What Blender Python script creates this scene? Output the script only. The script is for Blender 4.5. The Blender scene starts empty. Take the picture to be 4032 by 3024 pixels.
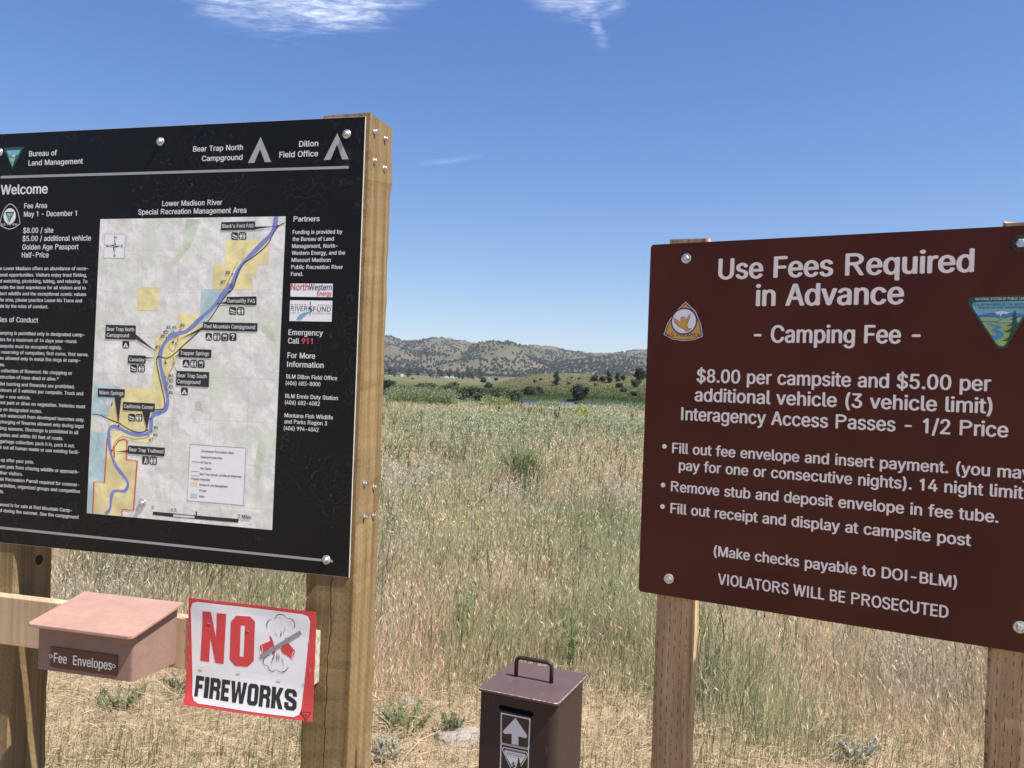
import bpy, bmesh, math, random
import numpy as np
from mathutils import Vector, Matrix, geometry
from mathutils import noise as mnoise

SC = bpy.context.scene
COL = SC.collection
EYE = 1.6
# ------------------------------------------------------------------ camera
cam_data = bpy.data.cameras.new("camera")
cam = bpy.data.objects.new("camera", cam_data)
COL.objects.link(cam)
roll = math.radians(2.06)
right = Vector((math.cos(roll), 0, math.sin(roll)))
upv = Vector((-math.sin(roll), 0, math.cos(roll)))
back = Vector((0, -1, 0))
cam.matrix_world = Matrix(((right.x, upv.x, back.x, 0), (right.y, upv.y, back.y, 0), (right.z, upv.z, back.z, EYE), (0, 0, 0, 1)))
cam_data.sensor_width = 36
cam_data.lens = 3260 / 4032 * 36
cam_data.clip_start = 0.05
cam_data.clip_end = 20000
SC.camera = cam
# ------------------------------------------------------------------ light
SUN_DIR = Vector((0.446, -0.2565, 0.857)).normalized()
SUN_EL = math.asin(SUN_DIR.z)
SUN_AZ = math.atan2(SUN_DIR.x, SUN_DIR.y)
sun_d = bpy.data.lights.new("sun", 'SUN')
sun_d.energy = 4.2
sun_d.angle = math.radians(0.5)
sun_d.color = (1.0, 0.955, 0.88)
sun = bpy.data.objects.new("sun", sun_d)
COL.objects.link(sun)
sun.rotation_euler = (-SUN_DIR).to_track_quat('-Z', 'Y').to_euler()
sun.location = (0, 0, 50)
SC.view_settings.view_transform = 'Standard'
SC.view_settings.look = 'None'
SC.view_settings.exposure = 1.1
SC.view_settings.gamma = 1.0
SC.cycles.max_bounces = 6
SC.cycles.diffuse_bounces = 3
SC.cycles.glossy_bounces = 3
SC.cycles.transparent_max_bounces = 8
SC.cycles.volume_bounces = 0
SC.cycles.use_denoising = True
SC.cycles.sample_clamp_indirect = 4.0

# ------------------------------------------------------------------ node helper
class NT:
    """small wrapper to write node trees as expressions"""
    def __init__(self, tree):
        self.t = tree
    def new(self, kind, **kw):
        n = self.t.nodes.new(kind)
        for k, v in kw.items():
            setattr(n, k, v)
        return n
    def put(self, sock, v):
        if isinstance(v, bpy.types.NodeSocket):
            self.t.links.new(v, sock)
        elif isinstance(v, (tuple, list)) and sock.type == 'RGBA' and len(v) == 3:
            sock.default_value = (*v, 1)
        else:
            sock.default_value = v
    def m(self, op, a, b=0.0, c=0.0):
        n = self.new('ShaderNodeMath', operation=op)
        self.put(n.inputs[0], a); self.put(n.inputs[1], b); self.put(n.inputs[2], c)
        return n.outputs[0]
    def add(self, a, b): return self.m('ADD', a, b)
    def sub(self, a, b): return self.m('SUBTRACT', a, b)
    def mul(self, a, b): return self.m('MULTIPLY', a, b)
    def lt(self, a, b): return self.m('LESS_THAN', a, b)
    def gt(self, a, b): return self.m('GREATER_THAN', a, b)
    def absd(self, a): return self.m('ABSOLUTE', a)
    def step(self, v, a, b, x0=0.0, x1=1.0):
        n = self.new('ShaderNodeMapRange', interpolation_type='SMOOTHSTEP')
        for i, x in enumerate((v, a, b, x0, x1)):
            self.put(n.inputs[i], x)
        return n.outputs[0]
    def xyz(self, v):
        n = self.new('ShaderNodeSeparateXYZ'); self.put(n.inputs[0], v); return n.outputs
    def vec(self, x, y, z):
        n = self.new('ShaderNodeCombineXYZ')
        for i, q in enumerate((x, y, z)):
            self.put(n.inputs[i], q)
        return n.outputs[0]
    def noise(self, v, scale, detail=3.0, rough=0.55, dist=0.0, out=0):
        n = self.new('ShaderNodeTexNoise')
        self.put(n.inputs['Vector'], v); n.inputs['Scale'].default_value = scale
        n.inputs['Detail'].default_value = detail; n.inputs['Roughness'].default_value = rough
        n.inputs['Distortion'].default_value = dist
        return n.outputs[out]
    def mix(self, f, a, b):
        n = self.new('ShaderNodeMix', data_type='RGBA')
        self.put(n.inputs[0], f); self.put(n.inputs[6], a); self.put(n.inputs[7], b)
        return n.outputs[2]
    def coord(self, which='Object'):
        return self.new('ShaderNodeTexCoord').outputs[which]

# ------------------------------------------------------------------ sky
world = bpy.data.worlds.new("World")
SC.world = world
world.use_nodes = True
wt = world.node_tree
wt.nodes.clear()
W = NT(wt)
sky = W.new('ShaderNodeTexSky', sky_type='NISHITA')
sky.sun_disc = False
sky.sun_elevation = SUN_EL
sky.sun_rotation = SUN_AZ
sky.altitude = 1400
sky.air_density = 1.0
sky.dust_density = 0.8
sky.ozone_density = 3.0
wdir = W.coord('Generated')
wx, wy, wz = W.xyz(wdir)
ysafe = W.m('MAXIMUM', wy, 0.02)
ta = W.m('DIVIDE', wx, ysafe)          # bearing of the direction
te = W.m('DIVIDE', wz, ysafe)          # slope of the direction
zsafe = W.m('MAXIMUM', wz, 0.03)
cp = W.vec(W.m('DIVIDE', wx, zsafe), W.m('DIVIDE', wy, zsafe), 0.0)   # point on a high cloud layer
cpr = W.new('ShaderNodeMapping'); cpr.inputs['Rotation'].default_value = (0, 0, 0.7); cpr.inputs['Scale'].default_value = (1.0, 2.4, 1.0); W.put(cpr.inputs[0], cp)
wisp = W.noise(cpr.outputs[0], 4.2, 10.0, 0.66, 0.9)
wisp2 = W.noise(cp, 1.7, 3.0, 0.5, 0.3)
def cloud_mask(ca, ce, ra, re, slope=0.0, soft=0.55):
    da = W.m('DIVIDE', W.sub(ta, ca), ra)
    de = W.m('DIVIDE', W.sub(W.sub(te, ce), W.mul(W.sub(ta, ca), slope)), re)
    r2 = W.m('SQRT', W.add(W.mul(da, da), W.mul(de, de)))
    return W.step(r2, 1.0, soft, 0.0, 1.0)
masks = [cloud_mask(-0.27, 0.468, 0.24, 0.105, 0.02, 0.3), cloud_mask(-0.36, 0.452, 0.13, 0.018, -0.30, 0.2),
         cloud_mask(0.065, 0.495, 0.12, 0.085, 0.0, 0.4), W.mul(cloud_mask(0.085, 0.445, 0.030, 0.055, -1.6, 0.05), 0.9)]
mk = masks[0]
for q in masks[1:]:
    mk = W.m('MAXIMUM', mk, q)
thr = W.add(W.mul(mk, -0.48), 0.74)
cl = W.m('POWER', W.step(wisp, W.sub(thr, 0.04), W.add(thr, 0.46), 0.0, 1.0), 1.2)
cl = W.mul(W.mul(cl, mk), W.step(wisp2, 0.25, 0.6, 0.55, 1.0))
fine_w = W.noise(cpr.outputs[0], 13.0, 8.0, 0.7, 1.2)
cl = W.mul(W.mul(cl, W.step(fine_w, 0.30, 0.62, 0.30, 1.15)), W.gt(wy, 0.05))
SKY_STRENGTH = 0.06
# the clear dry mountain air: deeper blue towards the zenith than the stock sky, each channel on its own curve
sr = W.new('ShaderNodeSeparateColor'); W.put(sr.inputs[0], sky.outputs[0])
cc = W.new('ShaderNodeCombineColor')
for ch_, (h_, g_) in enumerate(((3.85, 1.18), (5.40, 0.99), (7.7, 0.60))):
    W.put(cc.inputs[ch_], W.mul(W.m('POWER', W.m('DIVIDE', sr.outputs[ch_], h_), g_), h_))
streak = W.mul(cloud_mask(-0.082, 0.268, 0.050, 0.0055, 0.18, 0.1), W.step(wisp, 0.35, 0.6, 0.2, 1.0))
skycol = W.mix(W.m('MAXIMUM', W.mul(cl, 0.85), W.mul(streak, 0.16)), cc.outputs[0], (8.2, 8.9, 10.4))
bg = W.new('ShaderNodeBackground')
W.put(bg.inputs[0], skycol)
bg.inputs[1].default_value = SKY_STRENGTH
wo = W.new('ShaderNodeOutputWorld')
wt.links.new(bg.outputs[0], wo.inputs[0])

# ------------------------------------------------------------------ objects and tags
def tag(o, label=None, cat=None, group=None, kind=None):
    if label: o['label'] = label
    if cat: o['category'] = cat
    if group: o['group'] = group
    if kind: o['kind'] = kind
    return o
def empty(name, loc, rz=0.0):
    o = bpy.data.objects.new(name, None)
    o.empty_display_size = 0.2
    COL.objects.link(o); o.location = loc; o.rotation_euler = (0, 0, rz)
    return o
def link(name, me, mat=None, parent=None, loc=None):
    o = bpy.data.objects.new(name, me)
    COL.objects.link(o)
    if mat is not None and len(me.materials) == 0: me.materials.append(mat)
    if parent is not None: o.parent = parent
    if loc is not None: o.location = loc
    return o
class MB:
    """collects shapes, then links them as one mesh object"""
    def __init__(self): self.v = []; self.f = []; self.mi = []
    def raw(self, vs, fs, mi=0):
        b = len(self.v); self.v += [tuple(p) for p in vs]
        self.f += [tuple(b + i for i in f) for f in fs]; self.mi += [mi] * len(fs)
    def box(self, x0, x1, y0, y1, z0, z1, mi=0):
        self.raw([(x0,y0,z0),(x1,y0,z0),(x1,y1,z0),(x0,y1,z0),(x0,y0,z1),(x1,y0,z1),(x1,y1,z1),(x0,y1,z1)],
                 [(0,3,2,1),(4,5,6,7),(0,1,5,4),(1,2,6,5),(2,3,7,6),(3,0,4,7)], mi)
    def flat(self, loops, y, mi=0):
        """polygon with holes in the x-z plane, facing -y"""
        if not isinstance(loops[0][0], (tuple, list)): loops = [loops]
        ls = [[Vector((p[0], p[1], 0)) for p in l] for l in loops]
        pts = [p for l in ls for p in l]
        tr = geometry.tessellate_polygon(ls)
        fs = []
        for a, b, c in tr:
            cr = (pts[b] - pts[a]).cross(pts[c] - pts[a]).z
            fs.append((a, b, c) if cr > 0 else (a, c, b))
        self.raw([(p.x, y, p.y) for p in pts], fs, mi)
    def stroke(self, pts, w, y, mi=0, closed=False):
        n = len(pts); L = []; R = []
        for i, p in enumerate(pts):
            a = pts[i - 1] if (i > 0 or closed) else p
            b = pts[(i + 1) % n] if (i < n - 1 or closed) else p
            d = Vector((b[0] - a[0], b[1] - a[1])); d = d.normalized() if d.length > 0 else Vector((1, 0))
            ww = w[i] if isinstance(w, (list, tuple)) else w
            L.append((p[0] - d.y * ww / 2, y, p[1] + d.x * ww / 2)); R.append((p[0] + d.y * ww / 2, y, p[1] - d.x * ww / 2))
        m = n if closed else n - 1
        self.raw(L + R, [(i, n + i, n + (i + 1) % n, (i + 1) % n) for i in range(m)], mi)
    def tube(self, pts, r, seg=10, mi=0, cap=True):
        rings = []; N = len(pts); prev = None
        for i, p in enumerate(pts):
            p = Vector(p)
            d = (Vector(pts[min(i + 1, N - 1)]) - Vector(pts[max(i - 1, 0)])).normalized()
            if prev is None: a = d.orthogonal().normalized()
            else: a = (prev - d * prev.dot(d)).normalized()
            prev = a; b = d.cross(a)
            rr = r[i] if isinstance(r, (list, tuple)) else r
            rings.append([p + (a * math.cos(k * 2 * math.pi / seg) + b * math.sin(k * 2 * math.pi / seg)) * rr for k in range(seg)])
        fs = []
        for i in range(N - 1):
            for k in range(seg):
                fs.append((i * seg + k, i * seg + (k + 1) % seg, (i + 1) * seg + (k + 1) % seg, (i + 1) * seg + k))
        if cap: fs += [tuple(range(seg))[::-1], tuple((N - 1) * seg + k for k in range(seg))]
        self.raw([q for rg in rings for q in rg], fs, mi)
    def lathe(self, prof, c, axis='y', seg=20, mi=0):
        """profile of (radius, offset along the axis) turned round an axis through c; axis y points to -y"""
        vs = []; n = len(prof)
        for r, h in prof:
            for k in range(seg):
                a = k * 2 * math.pi / seg; u, v = r * math.cos(a), r * math.sin(a)
                vs.append((c[0] + u, c[1] - h, c[2] + v) if axis == 'y' else (c[0] + h, c[1] + u, c[2] + v) if axis == 'x' else (c[0] + u, c[1] + v, c[2] + h))
        fs = [(i * seg + k, i * seg + (k + 1) % seg, (i + 1) * seg + (k + 1) % seg, (i + 1) * seg + k) for i in range(n - 1) for k in range(seg)]
        fs += [tuple(range(seg)), tuple((n - 1) * seg + k for k in range(seg))]
        self.raw(vs, fs, mi)
    def mesh(self, name, mats, smooth=False):
        me = bpy.data.meshes.new(name)
        me.from_pydata(self.v, [], self.f)
        for m in (mats if isinstance(mats, (list, tuple)) else [mats]): me.materials.append(m)
        if any(self.mi): me.polygons.foreach_set('material_index', self.mi)
        if smooth: me.polygons.foreach_set('use_smooth', [True] * len(self.f))
        me.update(); return me
    def build(self, name, mats, parent=None, smooth=False, loc=None):
        return link(name, self.mesh(name, mats, smooth), None, parent, loc)
def bevel(o, w=0.002, seg=2):
    b = o.modifiers.new('bevel', 'BEVEL'); b.width = w; b.segments = seg; b.limit_method = 'ANGLE'; b.angle_limit = math.radians(40)
    b.harden_normals = False
    return o
def np_mesh(name, verts, quads=None, tris=None, cols=None):
    me = bpy.data.meshes.new(name)
    nq = 0 if quads is None else len(quads); ntr = 0 if tris is None else len(tris)
    me.vertices.add(len(verts)); me.vertices.foreach_set('co', np.ascontiguousarray(verts, dtype=np.float32).ravel())
    parts = []
    if nq: parts.append(np.asarray(quads, dtype=np.int32).ravel())
    if ntr: parts.append(np.asarray(tris, dtype=np.int32).ravel())
    loops = np.concatenate(parts)
    me.loops.add(len(loops)); me.loops.foreach_set('vertex_index', loops)
    me.polygons.add(nq + ntr)
    st = np.concatenate([np.arange(nq, dtype=np.int32) * 4, nq * 4 + np.arange(ntr, dtype=np.int32) * 3])
    me.polygons.foreach_set('loop_start', st)
    if cols is not None:
        at = me.color_attributes.new('tint', 'FLOAT_COLOR', 'POINT')
        c4 = np.ones((len(verts), 4), dtype=np.float32); c4[:, :3] = cols
        at.data.foreach_set('color', c4.ravel())
    me.update(calc_edges=True); me.validate()
    return me

# ------------------------------------------------------------------ materials
def new_mat(name):
    m = bpy.data.materials.new(name); m.use_nodes = True
    n = NT(m.node_tree); b = m.node_tree.nodes['Principled BSDF']
    return m, n, b
def plain(name, col, rough=0.6, metal=0.0, spec=0.5, var=0.08, scale=30.0):
    """one colour with a little natural variation and surface unevenness"""
    m, n, b = new_mat(name)
    nz = n.noise(n.coord(), scale, 4.0)
    lo = tuple(c * (1 - var) for c in col); hi = tuple(min(1, c * (1 + var)) for c in col)
    n.put(b.inputs['Base Color'], n.mix(n.step(nz, 0.3, 0.7), lo, hi))
    b.inputs['Roughness'].default_value = rough; b.inputs['Metallic'].default_value = metal
    b.inputs['Specular IOR Level'].default_value = spec
    return m
def bump(n, b, h, strength, dist):
    k = n.new('ShaderNodeBump'); k.inputs['Strength'].default_value = strength; k.inputs['Distance'].default_value = dist
    n.put(k.inputs['Height'], h); n.put(b.inputs['Normal'], k.outputs[0])
def wood(name, c_lo, c_hi, c_dark, pitch=(0.0125, 0.021), dash=(0.0011, 0.0052), incise=1.0, grain=55.0, crack=None, knots=0.0, wide=0.0):
    m, n, b = new_mat(name)
    x, y, z = n.xyz(n.coord())
    s = n.add(x, n.mul(y, 1.31))
    wob = n.mul(n.sub(n.noise(n.vec(n.mul(x, 3), n.mul(y, 3), n.mul(z, 1.1)), 1.0, 2.0), 0.5), 0.06)
    gv = n.vec(n.add(s, wob), n.mul(s, 0.31), n.mul(z, 0.035))
    g1 = n.noise(gv, grain, 4.0, 0.6)
    g2 = n.noise(n.vec(n.add(s, wob), 0.0, n.mul(z, 0.05)), grain * 0.28, 3.0)
    big = n.noise(n.coord(), 4.0, 3.0)
    col = n.mix(n.step(g2, 0.35, 0.65), c_lo, c_hi)
    col = n.mix(n.mul(n.step(g1, 0.48, 0.70), 0.65), col, c_dark)
    col = n.mix(n.mul(n.step(n.noise(n.vec(n.add(s, wob), 0.0, n.mul(z, 0.02)), 24.0, 3.0), 0.52, 0.66), 0.5), col, c_dark)
    col = n.mix(n.mul(n.step(n.noise(n.vec(n.mul(s, 3.0), n.mul(s, 1.0), n.mul(z, 0.4)), 130.0, 2.0), 0.55, 0.75), 0.45), col, c_dark)
    col = n.mix(n.mul(n.step(big, 0.45, 0.7), 0.35), col, tuple(q * 0.72 for q in c_lo))
    hgt = g1
    if incise:
        row = n.m('FLOOR', n.m('DIVIDE', s, pitch[0]))
        fs = n.absd(n.mul(n.sub(n.m('FRACT', n.m('DIVIDE', s, pitch[0])), 0.5), pitch[0]))
        jit = n.mul(n.noise(n.vec(row, 0.0, n.mul(z, 9.0)), 1.7, 1.0), 0.9)
        zz = n.add(n.m('DIVIDE', z, pitch[1]), n.add(n.mul(row, 0.382), jit))
        fz = n.absd(n.mul(n.sub(n.m('FRACT', zz), 0.5), pitch[1]))
        msk = n.mul(n.step(fs, dash[0] * 1.3, dash[0] * 0.6), n.step(fz, dash[1] * 1.15, dash[1] * 0.8))
        msk = n.mul(msk, n.step(n.noise(n.vec(row, row, n.mul(z, 30.0)), 2.3, 1.0), 0.36, 0.56))
        col = n.mix(n.mul(msk, incise), col, tuple(q * 0.28 for q in c_dark))
        hgt = n.sub(hgt, n.mul(msk, 2.0))
    if crack is not None:
        w = n.mul(n.sub(n.noise(n.vec(0.0, 0.0, z), 9.0, 4.0), 0.5), 0.030)
        cm = n.step(n.absd(n.sub(x, n.add(w, n.add(crack, n.mul(z, 0.010))))), 0.0019, 0.0007)
        cm = n.mul(cm, n.lt(z, 1.12))
        col = n.mix(cm, col, (0.02, 0.014, 0.008))
    if knots:
        v = n.new('ShaderNodeTexVoronoi'); v.inputs['Scale'].default_value = knots
        n.put(v.inputs['Vector'], n.vec(s, 0.0, n.mul(z, 0.7)))
        km = n.step(v.outputs['Distance'], 0.16, 0.05)
        col = n.mix(n.mul(km, 0.6), col, c_dark)
    n.put(b.inputs['Base Color'], col)
    b.inputs['Roughness'].default_value = 0.85
    b.inputs['Specular IOR Level'].default_value = 0.25
    bump(n, b, hgt, 0.5, 0.0015)
    return m

def foliage(name, base=None, transl=0.35, rough=0.7, scale=0.0, var=0.3, tintobj=True):
    """leaf material: colour from the mesh's own tint or from base, part of the light passing through"""
    m, n, b = new_mat(name)
    t = m.node_tree
    if base is None:
        a = n.new('ShaderNodeAttribute'); a.attribute_name = 'tint'; col = a.outputs['Color']
    else:
        nz = n.noise(n.coord(), scale or 2.0, 3.0)
        col = n.mix(n.step(nz, 0.3, 0.7), tuple(q * (1 - var) for q in base), tuple(q * (1 + var) for q in base))
        if tintobj:
            oi = n.new('ShaderNodeObjectInfo')
            hsv = n.new('ShaderNodeHueSaturation'); n.put(hsv.inputs['Color'], col)
            n.put(hsv.inputs['Value'], n.add(n.mul(oi.outputs['Random'], 0.5), 0.75)); n.put(hsv.inputs['Hue'], n.add(n.mul(oi.outputs['Random'], 0.03), 0.485))
            col = hsv.outputs[0]
    n.put(b.inputs['Base Color'], col); b.inputs['Roughness'].default_value = rough
    b.inputs['Specular IOR Level'].default_value = 0.2
    if transl:
        tr = n.new('ShaderNodeBsdfTranslucent'); n.put(tr.inputs['Color'], col)
        mx = n.new('ShaderNodeMixShader'); mx.inputs[0].default_value = transl
        t.links.new(b.outputs[0], mx.inputs[1]); t.links.new(tr.outputs[0], mx.inputs[2])
        t.links.new(mx.outputs[0], t.nodes['Material Output'].inputs[0])
    return m

def sstep(a, b, x):
    t = np.clip((x - a) / (b - a), 0, 1); return t * t * (3 - 2 * t)
def vnoise(x, y, seed=0):
    """smooth value noise on arrays, about 0..1"""
    x = np.asarray(x, dtype=np.float64); y = np.asarray(y, dtype=np.float64)
    xi = np.floor(x).astype(np.int64); yi = np.floor(y).astype(np.int64)
    fx = x - xi; fy = y - yi; fx = fx * fx * (3 - 2 * fx); fy = fy * fy * (3 - 2 * fy)
    def h(a, b):
        k = (a * 374761393 + b * 668265263 + seed * 1442695041) & 0xffffffff
        k = ((k ^ (k >> 13)) * 1274126177) & 0xffffffff
        return ((k ^ (k >> 16)) & 0xffff) / 65535.0
    return (h(xi, yi) * (1 - fx) + h(xi + 1, yi) * fx) * (1 - fy) + (h(xi, yi + 1) * (1 - fx) + h(xi + 1, yi + 1) * fx) * fy
def fbm(x, y, seed=0, oct=4):
    s = 0; a = 0.5; f = 1.0; tot = 0
    for i in range(oct):
        s = s + a * vnoise(np.asarray(x) * f, np.asarray(y) * f, seed + i * 17); tot += a; a *= 0.5; f *= 2.03
    return s / tot
# ================================================================== THE SETTING
rng = np.random.default_rng(11)
random.seed(5)
def hor(px): return 1512 + (px - 2016) * 0.036
def bear(px): return (px - 2016) / 3260.0
WATER = -1.3
FB_P = [-3000, 1000, 1500, 2086, 2329, 2520, 3200, 6000]
FB_D = [260, 205, 187, 168, 152, 142, 120, 95]
def far_bank(t): return np.interp(2016 + 3260 * t, FB_P, FB_D)
def ground_z(X, Y):
    """height of the land at a place, in metres; the meadow is 0"""
    X = np.asarray(X, dtype=float); Y = np.asarray(Y, dtype=float)
    t = X / np.maximum(Y, 1.0); px = 2016 + 3260 * t
    z = (fbm(X * 0.22, Y * 0.22, 3, 3) - 0.5) * 0.16 * sstep(6, 14, Y)
    edge = 57 + (fbm(X * 0.08, Y * 0 + 3.3, 9, 2) - 0.5) * 5
    z = z * (1 - sstep(edge, edge + 3, Y)) - 2.3 * sstep(edge, edge + 9, Y)
    isl = np.clip(1 - (((X + 8.5) / 12.5) ** 2 + ((Y - 136) / 26.0) ** 2), 0, 1)
    z = z + sstep(0, 0.35, isl) * 1.35
    s = Y - far_bank(t) - (fbm(X * 0.05, Y * 0 + 1.7, 4, 2) - 0.5) * 8
    left = np.interp(s, [-6, 0, 4, 14, 65, 415, 830, 1300, 6000], [-2.3, -1.3, -0.75, -0.5, 0.15, 2.4, 5.3, 14, 60])
    rgt = np.interp(s, [-6, 0, 4, 14, 26, 45, 62, 76, 90, 500, 900, 1300, 6000], [-2.3, -1.3, -0.7, -0.3, 0.6, 2.6, 4.3, 4.95, 5.1, 5.6, 9, 14, 60])
    k = sstep(1860, 2150, px)
    land = left * (1 - k) + rgt * k + (fbm(X * 0.06, Y * 0.06, 6, 4) - 0.5) * 1.1 * sstep(8, 50, s)
    return np.where(s > -6, np.maximum(z, land), z)

# ---- ground sheet
ys = np.concatenate([np.linspace(-60, 0, 13), np.linspace(1, 60, 110), np.geomspace(61, 1700, 190)])
cs = np.linspace(-1.25, 1.25, 301)
GY, GC = np.meshgrid(ys, cs, indexing='ij')
GX = GC * (np.abs(GY) * 1.0 + 34)
GZ = ground_z(GX, GY)
nr, nc = GX.shape
idx = np.arange(nr * nc).reshape(nr, nc)
quads = np.stack([idx[:-1, :-1], idx[:-1, 1:], idx[1:, 1:], idx[1:, :-1]], -1).reshape(-1, 4)
gm, n, b = new_mat('meadow_soil')
gx, gy, gz = n.xyz(n.coord())
pos = n.coord()
v1 = n.noise(pos, 9.0, 6.0, 0.7); v2 = n.noise(pos, 60.0, 4.0, 0.7); v3 = n.noise(pos, 0.9, 3.0)
straw = n.mix(n.step(v1, 0.35, 0.65), (0.25, 0.18, 0.10), (0.47, 0.36, 0.23))
straw = n.mix(n.step(v2, 0.55, 0.75), straw, (0.44, 0.33, 0.20))
straw = n.mix(n.mul(n.step(v2, 0.45, 0.25), 0.7), straw, (0.10, 0.07, 0.04))
thatch = n.mix(v3, (0.21, 0.17, 0.09), (0.34, 0.26, 0.15))
f1 = n.noise(n.vec(gx, n.mul(gy, 0.25), 0.0), 0.045, 5.0, 0.65); f2 = n.noise(pos, 0.4, 4.0, 0.7)
bank = n.mix(n.step(f1, 0.35, 0.6), (0.060, 0.080, 0.027), (0.105, 0.102, 0.046))
bank = n.mix(n.step(f2, 0.55, 0.75), bank, (0.14, 0.118, 0.06))
dry = n.mix(n.step(f2, 0.4, 0.65), (0.105, 0.098, 0.048), (0.165, 0.128, 0.074))
bank = n.mix(n.mul(n.step(gz, 1.2, 3.2), n.step(f1, 0.58, 0.40)), bank, dry)
bank = n.mix(n.mul(n.step(gz, 0.15, 1.6), n.mul(n.step(gx, 8.0, -8.0), 0.8)), bank, (0.125, 0.120, 0.058))
bank = n.mix(n.step(gz, -0.15, -0.6), bank, (0.048, 0.062, 0.026))
col = n.mix(n.step(gy, 4.2, 5.8), straw, thatch)
col = n.mix(n.step(gy, 56.0, 63.0), col, bank)
n.put(b.inputs['Base Color'], col)
b.inputs['Roughness'].default_value = 0.95; b.inputs['Specular IOR Level'].default_value = 0.1
bump(n, b, n.add(v1, v2), 0.8, 0.02)
me = np_mesh('ground', np.stack([GX, GY, GZ], -1).reshape(-1, 3), quads); me.materials.append(gm)
me.polygons.foreach_set('use_smooth', [True] * len(me.polygons))
tag(link('ground', me), kind='structure')

# ---- river
wm, n, b = new_mat('river_water')
wv = n.xyz(n.coord())
b.inputs['Base Color'].default_value = (0.012, 0.035, 0.06, 1); b.inputs['Roughness'].default_value = 0.12
b.inputs['IOR'].default_value = 1.33
bump(n, b, n.noise(n.vec(wv[0], n.mul(wv[1], 0.35), 0.0), 1.1, 4.0, 0.6), 0.55, 0.25)
mb = MB(); mb.raw([(-700, 48, WATER), (700, 48, WATER), (700, 330, WATER), (-700, 330, WATER)], [(0, 1, 2, 3)])
tag(mb.build('river', wm), kind='structure')

# ---- hills
def prof(D, W_, pts):
    t = [bear(p) for p, y in pts]; z = [EYE + (hor(p) - y) / 3260 * D for p, y in pts]
    return D, W_, t, z
RIDGES = [
 prof(2900, 900, [(-2500, 1345), (-800, 1300), (400, 1312), (1000, 1322), (1500, 1321), (1640, 1323), (1749, 1333), (1853, 1348), (1950, 1356), (2051, 1362), (2101, 1360), (2167, 1366), (2253, 1377), (2342, 1383), (2430, 1383), (2532, 1380), (3000, 1395), (3600, 1410), (5500, 1440)]),
 prof(2250, 640, [(-3000, 1420), (1000, 1490), (1700, 1480), (1780, 1420), (1823, 1392), (1853, 1356), (1880, 1347), (1943, 1337), (1997, 1342), (2030, 1354), (2080, 1377), (2160, 1402), (2260, 1420), (2400, 1450), (2520, 1478), (6000, 1600)]),
 prof(2330, 560, [(-3000, 1330), (900, 1352), (1200, 1346), (1400, 1352), (1500, 1359), (1600, 1361), (1691, 1357), (1760, 1374), (1823, 1397), (1870, 1420), (1950, 1480), (6000, 1640)]),
 prof(1900, 420, [(-3000, 1400), (1300, 1462), (1500, 1466), (1650, 1450), (1740, 1430), (1830, 1410), (1880, 1402), (1960, 1430), (2050, 1478), (6000, 1640)]),
 prof(2080, 520, [(-3000, 1420), (1900, 1500), (2000, 1455), (2100, 1428), (2250, 1412), (2400, 1407), (2520, 1416), (3000, 1430), (4200, 1500), (6000, 1560)]),
]
def hills_z(t, Y):
    base = np.interp(Y, [1200, 1500, 2000, 4000], [10, 15, 22, 30])
    z = base.copy()
    for D, Wd, tt, zz in RIDGES:
        H = np.interp(t, tt, zz)
        s = (Y - D) / Wd
        g = np.where(s < 0, sstep(-1, 0, s) ** 0.8, 1 - 0.35 * np.clip(s, 0, 1.5))
        z = np.maximum(z, base + (H - base) * g)
    X = t * Y
    gul = np.abs(fbm(X * 0.006 + Y * 0.0011, Y * 0.0018, 21, 4) - 0.5) * 2
    f = sstep(1300, 1650, Y)
    return z - f * gul * 30 * np.clip((z - base) / 60, 0, 1) * (z < 1e9) + f * (fbm(X * 0.012, Y * 0.012, 33, 3) - 0.5) * 7 * np.clip((z - base) / 50, 0, 1)
ht = np.linspace(-1.15, 1.15, 760); hy = np.linspace(1250, 3500, 110)
HT, HYY = np.meshgrid(ht, hy, indexing='xy')
HZ = hills_z(HT, HYY); HX = HT * HYY
nr, nc = HX.shape; idx = np.arange(nr * nc).reshape(nr, nc)
quads = np.stack([idx[:-1, :-1], idx[:-1, 1:], idx[1:, 1:], idx[1:, :-1]], -1).reshape(-1, 4)
hm, n, b = new_mat('hill_grass')
pos = n.coord()
a1 = n.noise(pos, 0.0042, 5.0, 0.6); a2 = n.noise(pos, 0.02, 5.0, 0.7); a3 = n.noise(pos, 0.007, 3.0, 0.5)
col = n.mix(n.step(a1, 0.42, 0.60), (0.084, 0.087, 0.051), (0.130, 0.106, 0.071))
col = n.mix(n.mul(n.step(a3, 0.55, 0.68), 0.7), col, (0.154, 0.113, 0.082))
col = n.mix(n.mul(n.step(a2, 0.5, 0.75), 0.5), col, (0.066, 0.07, 0.043))
n.put(b.inputs['Base Color'], col); b.inputs['Roughness'].default_value = 1.0; b.inputs['Specular IOR Level'].default_value = 0.0
me = np_mesh('hills', np.stack([HX, HYY, HZ], -1).reshape(-1, 3), quads); me.materials.append(hm)
me.polygons.foreach_set('use_smooth', [True] * len(me.polygons))
tag(link('hills', me), kind='structure')

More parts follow.
